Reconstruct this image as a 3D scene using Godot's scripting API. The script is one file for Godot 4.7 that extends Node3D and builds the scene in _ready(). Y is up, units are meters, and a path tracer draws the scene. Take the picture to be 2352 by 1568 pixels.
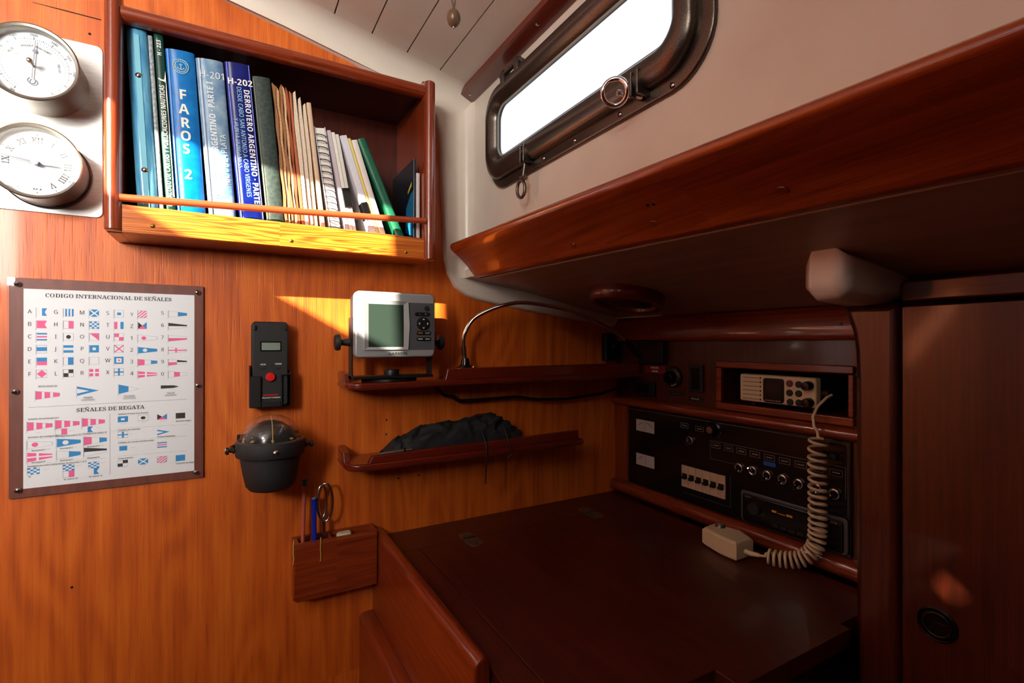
extends Node3D
# A yacht's chart table: bulkhead ahead, cabin side with an opening port to the right, instrument console below the side deck.
# x runs to starboard, y up, -z forward; the bulkhead's face is z = 0 and the eye stands one metre aft of it.
const H := 1.15          # height of the eye above the cabin sole
const SUN := Vector3(1.35, -0.75, -1.0)
var M := {}
var names := {}
var rng := RandomNumberGenerator.new()

# ---------------------------------------------------------------- mesh builder
class MB:
	var v := PackedVector3Array()
	var n := PackedVector3Array()
	var t := PackedVector2Array()
	var own_uv := false
	var g := 1                     # axis the grain follows
	var off := Vector2.ZERO
	func tri(a: Vector3, b: Vector3, c: Vector3, na: Vector3, nb: Vector3, nc: Vector3, ua := Vector2.ZERO, ub := Vector2.ZERO, uc := Vector2.ZERO) -> void:
		var f := (c - a).cross(b - a)
		if f.length_squared() < 1e-18:
			return
		if f.dot(na + nb + nc) < 0.0:
			v.append_array([a, c, b]); n.append_array([na, nc, nb]); t.append_array([ua, uc, ub])
		else:
			v.append_array([a, b, c]); n.append_array([na, nb, nc]); t.append_array([ua, ub, uc])
	func quad(a: Vector3, b: Vector3, c: Vector3, d: Vector3, na: Vector3, nb: Vector3, nc: Vector3, nd: Vector3) -> void:
		tri(a, b, c, na, nb, nc); tri(a, c, d, na, nc, nd)
	func flat(a: Vector3, b: Vector3, c: Vector3, d: Vector3, nn: Vector3) -> void:
		quad(a, b, c, d, nn, nn, nn, nn)
	func fix(s: int) -> void:       # turn a closed shape's faces outward
		var vol := 0.0
		for i in range(s, v.size(), 3):
			vol += v[i].dot(v[i + 2].cross(v[i + 1]))
		if vol < 0.0:
			for i in range(s, v.size(), 3):
				var q := v[i + 1]; v[i + 1] = v[i + 2]; v[i + 2] = q
				var m := n[i + 1]; n[i + 1] = -n[i + 2]; n[i + 2] = -m; n[i] = -n[i]
				var w := t[i + 1]; t[i + 1] = t[i + 2]; t[i + 2] = w
	func box(c: Vector3, s: Vector3, b := 0.0, x := Transform3D.IDENTITY) -> MB:
		var h := s * 0.5
		b = min(b, min(h.x, min(h.y, h.z)) * 0.98)
		var P := func(sx, sy, sz, ax) -> Vector3:
			var q := Vector3(sx * (h.x - b), sy * (h.y - b), sz * (h.z - b))
			q[ax] = [sx * h.x, sy * h.y, sz * h.z][ax]
			return x * (c + q)
		var N := func(ax, sg) -> Vector3:
			var q := Vector3.ZERO
			q[ax] = sg
			return (x.basis * q).normalized()
		for ax in 3:
			var u := (ax + 1) % 3
			var w := (ax + 2) % 3
			for sg in [-1.0, 1.0]:
				var ps := []
				for k in [[-1.0, -1.0], [1.0, -1.0], [1.0, 1.0], [-1.0, 1.0]]:
					var q := [0.0, 0.0, 0.0]
					q[ax] = sg; q[u] = k[0]; q[w] = k[1]
					ps.append(P.call(q[0], q[1], q[2], ax))
				flat(ps[0], ps[1], ps[2], ps[3], N.call(ax, sg))
			if b > 0.0:
				for su in [-1.0, 1.0]:
					for sw in [-1.0, 1.0]:
						var q0 := [0.0, 0.0, 0.0]
						q0[ax] = -1.0; q0[u] = su; q0[w] = sw
						var q1 := q0.duplicate()
						q1[ax] = 1.0
						quad(P.call(q0[0], q0[1], q0[2], u), P.call(q1[0], q1[1], q1[2], u), P.call(q1[0], q1[1], q1[2], w), P.call(q0[0], q0[1], q0[2], w), N.call(u, su), N.call(u, su), N.call(w, sw), N.call(w, sw))
		if b > 0.0:
			for sx in [-1.0, 1.0]:
				for sy in [-1.0, 1.0]:
					for sz in [-1.0, 1.0]:
						tri(P.call(sx, sy, sz, 0), P.call(sx, sy, sz, 1), P.call(sx, sy, sz, 2), N.call(0, sx), N.call(1, sy), N.call(2, sz))
		return self
	func span(a: Vector3, b: Vector3, bev := 0.0) -> MB:
		return box((a + b) * 0.5, (b - a).abs(), bev)
	# polygon in the plane of the axes au, av, drawn out along the third from a to b
	func prism(poly: PackedVector2Array, au: int, av: int, a: float, b: float, bev := 0.0, x := Transform3D.IDENTITY) -> MB:
		var s := v.size()
		var aw := 3 - au - av
		if Geometry2D.is_polygon_clockwise(poly):
			poly = poly.duplicate(); poly.reverse()
		var m := poly.size()
		var en := []
		for i in m:
			var d := (poly[(i + 1) % m] - poly[i]).normalized()
			en.append(Vector2(d.y, -d.x))
		var inn := PackedVector2Array()
		for i in m:
			var n0: Vector2 = en[(i + m - 1) % m]
			var n1: Vector2 = en[i]
			var bi := (n0 + n1).normalized()
			inn.append(poly[i] - bi * (bev / max(0.35, bi.dot(n1))))
		var P := func(q: Vector2, w: float) -> Vector3:
			var r := Vector3.ZERO
			r[au] = q.x; r[av] = q.y; r[aw] = w
			return x * r
		var D := func(q: Vector2, w: float) -> Vector3:
			var r := Vector3.ZERO
			r[au] = q.x; r[av] = q.y; r[aw] = w
			return (x.basis * r).normalized()
		var lo: float = min(a, b)
		var hi: float = max(a, b)
		for i in m:
			var j := (i + 1) % m
			var ni: Vector2 = en[i]
			var nj: Vector2 = en[i]
			if en[(i + m - 1) % m].dot(en[i]) > 0.7: ni = (en[(i + m - 1) % m] + en[i]).normalized()
			if en[j].dot(en[i]) > 0.7: nj = (en[j] + en[i]).normalized()
			quad(P.call(poly[i], lo + bev), P.call(poly[j], lo + bev), P.call(poly[j], hi - bev), P.call(poly[i], hi - bev), D.call(ni, 0.0), D.call(nj, 0.0), D.call(nj, 0.0), D.call(ni, 0.0))
			if bev > 0.0:
				quad(P.call(poly[i], hi - bev), P.call(poly[j], hi - bev), P.call(inn[j], hi), P.call(inn[i], hi), D.call(ni, 0.0), D.call(nj, 0.0), D.call(Vector2.ZERO, 1.0), D.call(Vector2.ZERO, 1.0))
				quad(P.call(poly[i], lo + bev), P.call(poly[j], lo + bev), P.call(inn[j], lo), P.call(inn[i], lo), D.call(ni, 0.0), D.call(nj, 0.0), D.call(Vector2.ZERO, -1.0), D.call(Vector2.ZERO, -1.0))
		var cap := inn if bev > 0.0 else poly
		var ix := Geometry2D.triangulate_polygon(cap)
		for i in range(0, ix.size(), 3):
			for sg in [-1.0, 1.0]:
				var w: float = hi if sg > 0.0 else lo
				var nn: Vector3 = D.call(Vector2.ZERO, sg)
				tri(P.call(cap[ix[i]], w), P.call(cap[ix[i + 1]], w), P.call(cap[ix[i + 2]], w), nn, nn, nn)
		return self
	# profile of (radius, height) turned round the local y axis
	func lathe(pr: Array, seg := 24, x := Transform3D.IDENTITY, arc := TAU) -> MB:
		var m := pr.size()
		var sn := []
		for i in m - 1:
			var d: Vector2 = (pr[i + 1] - pr[i]).normalized()
			sn.append(Vector2(d.y, -d.x))
		for i in m - 1:
			var n0: Vector2 = sn[i]
			var n1: Vector2 = sn[i]
			if i > 0 and sn[i - 1].dot(sn[i]) > 0.75: n0 = (sn[i - 1] + sn[i]).normalized()
			if i < m - 2 and sn[i + 1].dot(sn[i]) > 0.75: n1 = (sn[i + 1] + sn[i]).normalized()
			for k in seg:
				var a0 := arc * k / seg
				var a1 := arc * (k + 1) / seg
				var R := func(p: Vector2, a: float) -> Vector3: return x * Vector3(p.x * cos(a), p.y, p.x * sin(a))
				var Q := func(p: Vector2, a: float) -> Vector3: return (x.basis * Vector3(p.x * cos(a), p.y, p.x * sin(a))).normalized()
				quad(R.call(pr[i], a0), R.call(pr[i], a1), R.call(pr[i + 1], a1), R.call(pr[i + 1], a0), Q.call(n0, a0), Q.call(n0, a1), Q.call(n1, a1), Q.call(n1, a0))
		return self
	func tube(p: Array, r, seg := 8, closed := false) -> MB:
		var m := p.size()
		var rad := func(i) -> float: return r[i] if r is Array else r
		var fr := []
		var up := Vector3.ZERO
		for i in m:
			var d: Vector3 = ((p[(i + 1) % m] if closed or i < m - 1 else p[i]) - (p[(i + m - 1) % m] if closed or i > 0 else p[i])).normalized()
			if i == 0:
				up = d.cross(Vector3.UP if abs(d.y) < 0.9 else Vector3.RIGHT).normalized()
			else:
				up = (up - d * up.dot(d)).normalized()
			fr.append([up, d.cross(up).normalized(), d])
		var cnt := m if closed else m - 1
		for i in cnt:
			var j := (i + 1) % m
			for k in seg:
				var a := TAU * k / seg
				var b := TAU * (k + 1) / seg
				var q := func(e, w) -> Vector3: return fr[e][0] * cos(w) + fr[e][1] * sin(w)
				quad(p[i] + q.call(i, a) * rad.call(i), p[i] + q.call(i, b) * rad.call(i), p[j] + q.call(j, b) * rad.call(j), p[j] + q.call(j, a) * rad.call(j), q.call(i, a), q.call(i, b), q.call(j, b), q.call(j, a))
		if not closed:
			for e in [0, m - 1]:
				var nn: Vector3 = fr[e][2] * (-1.0 if e == 0 else 1.0)
				for k in range(1, seg - 1):
					var c := func(w) -> Vector3: return p[e] + (fr[e][0] * cos(TAU * w / seg) + fr[e][1] * sin(TAU * w / seg)) * rad.call(e)
					tri(c.call(0), c.call(k), c.call(k + 1), nn, nn, nn)
		return self
	# smooth sheet through rows of points; closed joins the last column to the first
	func sheet(rows: Array, closed := false, smooth := true) -> MB:
		var R := rows.size()
		var C: int = rows[0].size()
		var nr := []
		for i in R:
			var l := []
			for j in C:
				var i0 := maxi(i - 1, 0)
				var i1 := mini(i + 1, R - 1)
				var j0 := posmod(j - 1, C) if closed else maxi(j - 1, 0)
				var j1 := posmod(j + 1, C) if closed else mini(j + 1, C - 1)
				var c: Vector3 = (rows[i1][j] - rows[i0][j]).cross(rows[i][j1] - rows[i][j0])
				l.append(c.normalized() if c.length_squared() > 1e-20 else Vector3.UP)
			nr.append(l)
		for i in R - 1:
			for j in (C if closed else C - 1):
				var k := (j + 1) % C
				var a: Vector3 = rows[i][j]
				var b: Vector3 = rows[i][k]
				var c: Vector3 = rows[i + 1][k]
				var d: Vector3 = rows[i + 1][j]
				if smooth:
					quad(a, b, c, d, nr[i][j], nr[i][k], nr[i + 1][k], nr[i + 1][j])
				else:
					flat(a, b, c, d, (c - a).cross(d - b).normalized())
		return self
	func add_text(s: String, cap: float, x: Transform3D, font: Font, dep := 0.0004, al := 1, sx := 1.0) -> MB:
		var tm := TextMesh.new()
		tm.text = s
		tm.font = font
		tm.font_size = 32
		tm.pixel_size = cap / (32.0 * 0.72)
		tm.depth = dep
		tm.curve_step = 3.0 if cap < 0.006 else 1.0
		tm.horizontal_alignment = [HORIZONTAL_ALIGNMENT_LEFT, HORIZONTAL_ALIGNMENT_CENTER, HORIZONTAL_ALIGNMENT_RIGHT][al]
		tm.vertical_alignment = VERTICAL_ALIGNMENT_CENTER
		var ar := tm.get_mesh_arrays()
		var vv: PackedVector3Array = ar[Mesh.ARRAY_VERTEX]
		var nn: PackedVector3Array = ar[Mesh.ARRAY_NORMAL]
		var ii = ar[Mesh.ARRAY_INDEX]
		var ids: Array = Array(ii) if ii != null and ii.size() else range(vv.size())
		for i in range(0, ids.size() - 2, 3):
			var q := []
			for k in 3:
				var w := vv[ids[i + k]]
				q.append(x * Vector3(w.x * sx, w.y, w.z))
			var f := (x.basis * nn[ids[i]]).normalized()
			tri(q[0], q[1], q[2], f, f, f)
		return self
	func mesh() -> ArrayMesh:
		if not own_uv:
			for i in range(0, v.size(), 3):
				var f := (v[i + 2] - v[i]).cross(v[i + 1] - v[i]).abs()
				var ax := 0 if f.x >= f.y and f.x >= f.z else (1 if f.y >= f.z else 2)
				var au := (ax + 1) % 3
				var av := (ax + 2) % 3
				if au == g:
					var q := au; au = av; av = q
				for k in 3:
					t[i + k] = Vector2(v[i + k][au], v[i + k][av]) + off
		var ar := []
		ar.resize(Mesh.ARRAY_MAX)
		ar[Mesh.ARRAY_VERTEX] = v; ar[Mesh.ARRAY_NORMAL] = n; ar[Mesh.ARRAY_TEX_UV] = t
		var m := ArrayMesh.new()
		m.add_surface_from_arrays(Mesh.PRIMITIVE_TRIANGLES, ar)
		return m

func mb(grain := 1, off := Vector2.ZERO) -> MB:
	var m := MB.new()
	m.g = grain; m.off = off
	return m
func rr(cx: float, cy: float, w: float, h: float, r: float, k := 6) -> PackedVector2Array:
	var o := PackedVector2Array()
	for c in [[1, 1, 0.0], [-1, 1, 0.5], [-1, -1, 1.0], [1, -1, 1.5]]:
		for i in k + 1:
			var a: float = PI * (c[2] + 0.5 * i / k)
			o.append(Vector2(cx + c[0] * (w * 0.5 - r) + r * cos(a), cy + c[1] * (h * 0.5 - r) + r * sin(a)))
	return o
func disc(cx: float, cy: float, r: float, k := 20) -> PackedVector2Array:
	var o := PackedVector2Array()
	for i in k:
		o.append(Vector2(cx + r * cos(TAU * i / k), cy + r * sin(TAU * i / k)))
	return o
func P2(l: Array) -> PackedVector2Array:
	var o := PackedVector2Array()
	for i in range(0, l.size(), 2):
		o.append(Vector2(l[i], l[i + 1]))
	return o
# axes: local x, y, z of a placed piece
func at(o: Vector3, bx := Vector3.RIGHT, by := Vector3.UP, bz := Vector3.BACK) -> Transform3D:
	return Transform3D(Basis(bx, by, bz), o)
const FACE_IN := [Vector3(0, 0, 1), Vector3(0, 1, 0), Vector3(-1, 0, 0)]    # lettering on a face that looks to -x
func on_x(o: Vector3) -> Transform3D:      # local x runs aft, local z points inboard
	return Transform3D(Basis(FACE_IN[0], FACE_IN[1], FACE_IN[2]), o)
func y_to_z(o: Vector3) -> Transform3D:    # a lathe's axis turned to +z
	return Transform3D(Basis(Vector3.RIGHT, Vector3.BACK, Vector3.DOWN), o)
func y_to_mx(o: Vector3) -> Transform3D:   # a lathe's axis turned to -x
	return Transform3D(Basis(Vector3.UP, Vector3.LEFT, Vector3.BACK), o)

# ---------------------------------------------------------------- nodes
func numbered(s: String) -> String:
	if names.has(s):
		names[s] += 1
		return "%s_%03d" % [s, names[s]]
	names[s] = 0
	return s
func thing(called: String, label: String, category: String, where: Vector3, group := "") -> Node3D:
	var o := Node3D.new()
	o.name = numbered(called)
	add_child(o)
	o.position = where + Vector3(0, H, 0)
	o.set_meta("label", label); o.set_meta("category", category)
	if group: o.set_meta("group", group)
	return o
func part(parent: Node3D, called: String, m, mat: Material, label := "") -> MeshInstance3D:
	var o := MeshInstance3D.new()
	o.name = called
	o.mesh = m.mesh() if m is MB else m
	o.material_override = mat
	parent.add_child(o, true)
	if label: o.set_meta("label", label)
	return o
func struct(called: String, label := "", category := "") -> Node3D:
	var o := Node3D.new()
	o.name = numbered(called)
	add_child(o)
	o.position = Vector3(0, H, 0)
	o.set_meta("kind", "structure")
	if label: o.set_meta("label", label)
	if category: o.set_meta("category", category)
	return o

# ---------------------------------------------------------------- materials
func col(r: float, g: float, b: float) -> Color:
	return Color(r / 255.0, g / 255.0, b / 255.0)
func mat(c: Color, rough := 0.5, metal := 0.0, coat := 0.0) -> StandardMaterial3D:
	var m := StandardMaterial3D.new()
	m.albedo_color = c
	m.roughness = rough
	m.metallic = metal
	if coat > 0.0:
		m.clearcoat_enabled = true
		m.clearcoat = coat
		m.clearcoat_roughness = 0.08
	return m
func noise(seed_: int, freq: float, oct := 3) -> FastNoiseLite:
	var f := FastNoiseLite.new()
	f.seed = seed_
	f.noise_type = FastNoiseLite.TYPE_SIMPLEX_SMOOTH
	f.frequency = freq
	f.fractal_octaves = oct
	return f
func stretched(f: FastNoiseLite, w: int, h: int, sw: int, sh: int) -> PackedByteArray:
	var i := f.get_image(w / sw, h / sh)
	i.convert(Image.FORMAT_L8)
	i.resize(w, h, Image.INTERPOLATE_CUBIC)
	return i.get_data()
# wood with the grain along the picture's height: streaks, growth figure, pores; size in metres
func wood(seed_: int, w: int, h: int, su: float, sv: float, stops: Array, figure: float, rings: float, pores: float, rough: float, coat: float, relief: float) -> StandardMaterial3D:
	var a := stretched(noise(seed_, 0.09, 3), w, h, 1, 40)
	var b := stretched(noise(seed_ + 1, 0.02, 2), w, h, 1, 40)
	var c := stretched(noise(seed_ + 2, 0.012, 2), w, h, 2, 10)
	var d := stretched(noise(seed_ + 3, 0.35, 1), w, h, 1, 28)
	var e := stretched(noise(seed_ + 4, 0.01, 3), w, h, 4, 4)
	var gr := Gradient.new()
	gr.offsets = PackedFloat32Array([0.0, 0.5, 1.0])
	gr.colors = PackedColorArray([stops[0], stops[1], stops[2]])
	var lut := PackedByteArray()
	for i in 256:
		var q := gr.sample(i / 255.0)
		lut.append(int(q.r * 255)); lut.append(int(q.g * 255)); lut.append(int(q.b * 255))
	var sn := PackedFloat32Array()
	for i in 256:
		sn.append(sin(i / 255.0 * TAU * rings))
	var px := PackedByteArray()
	px.resize(w * h * 3)
	var hp := PackedByteArray()
	hp.resize(w * h)
	for i in w * h:
		var po := 0.0
		if d[i] < 80: po = (80 - d[i]) / 80.0
		var q := 0.18 + 0.36 * a[i] / 255.0 + 0.24 * b[i] / 255.0 + 0.14 * e[i] / 255.0 + figure * sn[c[i]] - pores * po
		var k := clampi(int(q * 255.0), 0, 255)
		px[i * 3] = lut[k * 3]; px[i * 3 + 1] = lut[k * 3 + 1]; px[i * 3 + 2] = lut[k * 3 + 2]
		hp[i] = clampi(int(150.0 + 0.25 * (a[i] - 128) - 120.0 * po), 0, 255)
	var m := mat(Color.WHITE, rough, 0.0, coat)
	m.albedo_texture = ImageTexture.create_from_image(Image.create_from_data(w, h, false, Image.FORMAT_RGB8, px))
	m.uv1_scale = Vector3(1.0 / su, 1.0 / sv, 1.0)
	if relief > 0.0:
		var ih := Image.create_from_data(w, h, false, Image.FORMAT_L8, hp)
		ih.bump_map_to_normal_map(relief)
		m.normal_enabled = true
		m.normal_texture = ImageTexture.create_from_image(ih)
		m.normal_scale = 1.0
	return m
# fine speckle or smears on an otherwise even material
func mottled(seed_: int, freq: float, c0: Color, c1: Color, size: float, rough: float, metal := 0.0, relief := 0.0, stretch := 1) -> StandardMaterial3D:
	var i := noise(seed_, freq, 4).get_seamless_image(512, 512 / stretch)
	i.convert(Image.FORMAT_L8)
	if stretch > 1: i.resize(512, 512, Image.INTERPOLATE_CUBIC)
	var dd := i.get_data()
	var px := PackedByteArray()
	px.resize(512 * 512 * 3)
	for k in 512 * 512:
		var q := c0.lerp(c1, dd[k] / 255.0)
		px[k * 3] = int(q.r * 255); px[k * 3 + 1] = int(q.g * 255); px[k * 3 + 2] = int(q.b * 255)
	var m := mat(Color.WHITE, rough, metal)
	m.albedo_texture = ImageTexture.create_from_image(Image.create_from_data(512, 512, false, Image.FORMAT_RGB8, px))
	m.uv1_scale = Vector3.ONE / size
	if relief > 0.0:
		i.bump_map_to_normal_map(relief)
		m.normal_enabled = true
		m.normal_texture = ImageTexture.create_from_image(i)
	return m
func glass(c := Color(1, 1, 1, 0.06)) -> StandardMaterial3D:
	var m := mat(c, 0.02)
	m.transparency = BaseMaterial3D.TRANSPARENCY_ALPHA
	return m
var sans: SystemFont
var bold: SystemFont
var serif: SystemFont
var serif_thin: SystemFont

func make_materials() -> void:
	sans = SystemFont.new(); sans.font_names = ["Droid Sans"]
	bold = SystemFont.new(); bold.font_names = ["Droid Sans"]; bold.font_weight = 700
	serif = SystemFont.new(); serif.font_names = ["Droid Serif"]; serif.font_weight = 700
	serif_thin = SystemFont.new(); serif_thin.font_names = ["Droid Serif"]
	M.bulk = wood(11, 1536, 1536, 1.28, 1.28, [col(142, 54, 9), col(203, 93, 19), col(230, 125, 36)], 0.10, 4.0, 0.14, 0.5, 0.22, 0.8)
	M.bulk.uv1_offset = Vector3(0.27, 0.5, 0)
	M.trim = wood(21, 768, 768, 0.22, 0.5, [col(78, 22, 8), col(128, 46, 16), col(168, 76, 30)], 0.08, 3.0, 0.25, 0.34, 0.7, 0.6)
	M.gold = wood(31, 768, 768, 0.10, 0.42, [col(146, 54, 12), col(208, 104, 26), col(232, 146, 48)], 0.30, 6.0, 0.10, 0.34, 0.5, 0.5)
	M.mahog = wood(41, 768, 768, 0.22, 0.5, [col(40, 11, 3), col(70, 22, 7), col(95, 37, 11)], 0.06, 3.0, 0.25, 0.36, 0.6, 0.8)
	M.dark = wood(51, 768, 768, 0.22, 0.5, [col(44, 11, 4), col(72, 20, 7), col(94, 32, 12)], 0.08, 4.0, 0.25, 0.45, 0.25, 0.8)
	M.fascia = wood(55, 768, 768, 0.2, 0.6, [col(96, 32, 8), col(152, 60, 15), col(190, 92, 28)], 0.08, 3.0, 0.3, 0.34, 0.8, 0.5)
	M.red = mat(col(104, 30, 14), 0.3, 0.0, 0.8)
	M.dowel = mat(col(176, 74, 38), 0.34, 0.0, 0.5)
	M.paint = mottled(61, 0.01, col(222, 210, 196), col(230, 219, 206), 0.6, 0.3)
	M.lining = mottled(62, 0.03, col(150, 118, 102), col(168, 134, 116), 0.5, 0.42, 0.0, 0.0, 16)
	M.bronze = mottled(63, 0.05, col(72, 65, 60), col(122, 112, 104), 0.05, 0.3, 0.85)
	M.steel = mat(col(196, 194, 190), 0.22, 1.0)
	M.chrome = mat(col(232, 232, 232), 0.14, 1.0)
	M.plate = mottled(64, 0.06, col(176, 177, 176), col(204, 204, 202), 0.06, 0.42, 0.85, 0.0, 16)
	M.case = mottled(65, 0.04, col(134, 126, 116), col(156, 147, 135), 0.05, 0.3, 0.9)
	M.dial = mat(col(206, 218, 224), 0.5)
	M.ink = mat(col(28, 29, 35), 0.6)
	M.black = mat(col(20, 20, 21), 0.45)
	M.blackg = mat(col(14, 14, 15), 0.2)
	M.crackle = mottled(66, 0.12, col(20, 20, 21), col(44, 44, 46), 0.05, 0.55, 0.0, 3.0)
	M.rubber = mat(col(28, 29, 31), 0.6)
	M.glass = glass(Color(1, 1, 1, 0.02))
	M.acrylic = glass(Color(0.95, 0.9, 0.86, 0.015))
	M.white = mat(col(228, 226, 220), 0.6)
	M.paper = mottled(67, 0.02, col(226, 220, 206), col(238, 234, 224), 0.1, 0.7)
	M.brown = mottled(68, 0.04, col(120, 74, 44), col(176, 124, 82), 0.05, 0.8)
	M.brass = mat(col(190, 150, 70), 0.3, 0.9)
	M.silver = mat(col(186, 189, 192), 0.32, 0.35)
	M.grey = mat(col(86, 90, 95), 0.4)
	M.cream = mat(col(222, 196, 158), 0.45)
	M.redp = mat(col(214, 34, 34), 0.3)
	M.hole = mat(col(16, 8, 5), 0.9)

# ---------------------------------------------------------------- the place
func _ready() -> void:
	rng.seed = 7
	var cam := Camera3D.new()
	cam.name = "camera"
	add_child(cam)
	cam.position = Vector3(0, H, 1.0)
	cam.rotation_degrees = Vector3(0.1, -29.5, 0)
	cam.fov = 2.0 * rad_to_deg(atan(784.0 / 1143.0))
	cam.near = 0.01
	cam.current = true
	var env := Environment.new()
	var sky := Sky.new()
	var sm := ProceduralSkyMaterial.new()
	sm.sky_top_color = Color(0.80, 0.90, 1.0)
	sm.sky_horizon_color = Color(0.96, 0.98, 1.0)
	sm.ground_horizon_color = Color(0.75, 0.8, 0.82)
	sm.ground_bottom_color = Color(0.45, 0.5, 0.52)
	sm.sun_angle_max = 0.0
	sky.sky_material = sm
	env.background_mode = Environment.BG_SKY
	env.sky = sky
	env.background_energy_multiplier = 2.6
	env.ambient_light_source = Environment.AMBIENT_SOURCE_DISABLED
	env.tonemap_mode = Environment.TONE_MAPPER_LINEAR
	env.tonemap_exposure = 1.0
	env.sdfgi_enabled = true
	env.ssao_enabled = true
	env.ssil_enabled = true
	var we := WorldEnvironment.new()
	we.name = "environment"
	we.environment = env
	add_child(we)
	var sun := DirectionalLight3D.new()
	sun.name = "sun"
	add_child(sun)
	sun.look_at_from_position(Vector3.ZERO, SUN, Vector3.UP)
	sun.light_color = Color(1.0, 0.95, 0.86)
	sun.light_energy = 11.0
	sun.light_angular_distance = 0.53
	sun.shadow_enabled = true
	# soft light out of view, placed to light the left of the bulkhead
	var sl := AreaLight3D.new()
	sl.name = "unseen_aft_light"
	add_child(sl)
	sl.position = Vector3(-0.915, H + 0.42, 1.675)
	sl.rotation_degrees = Vector3(0, 0, 0)
	sl.area_size = Vector2(0.57, 0.50)
	sl.light_color = Color(1.0, 0.98, 0.95)
	sl.light_energy = 5.6
	sl.area_range = 8.0
	sl.shadow_enabled = true
	make_materials()
	shell()
	window_port()
	bookshelf()
	books()
	gauges()
	chart()
	instruments()
	shelves()
	desk()
	console()
	locker()
	small_things()

func ceil_y(x: float) -> float:
	if x > 0.05: return 0.529 + 0.233 * (0.455 - x)
	if x > -0.35: return lerp(0.6234, 0.70, (0.05 - x) / 0.4)
	return 0.70

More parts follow.
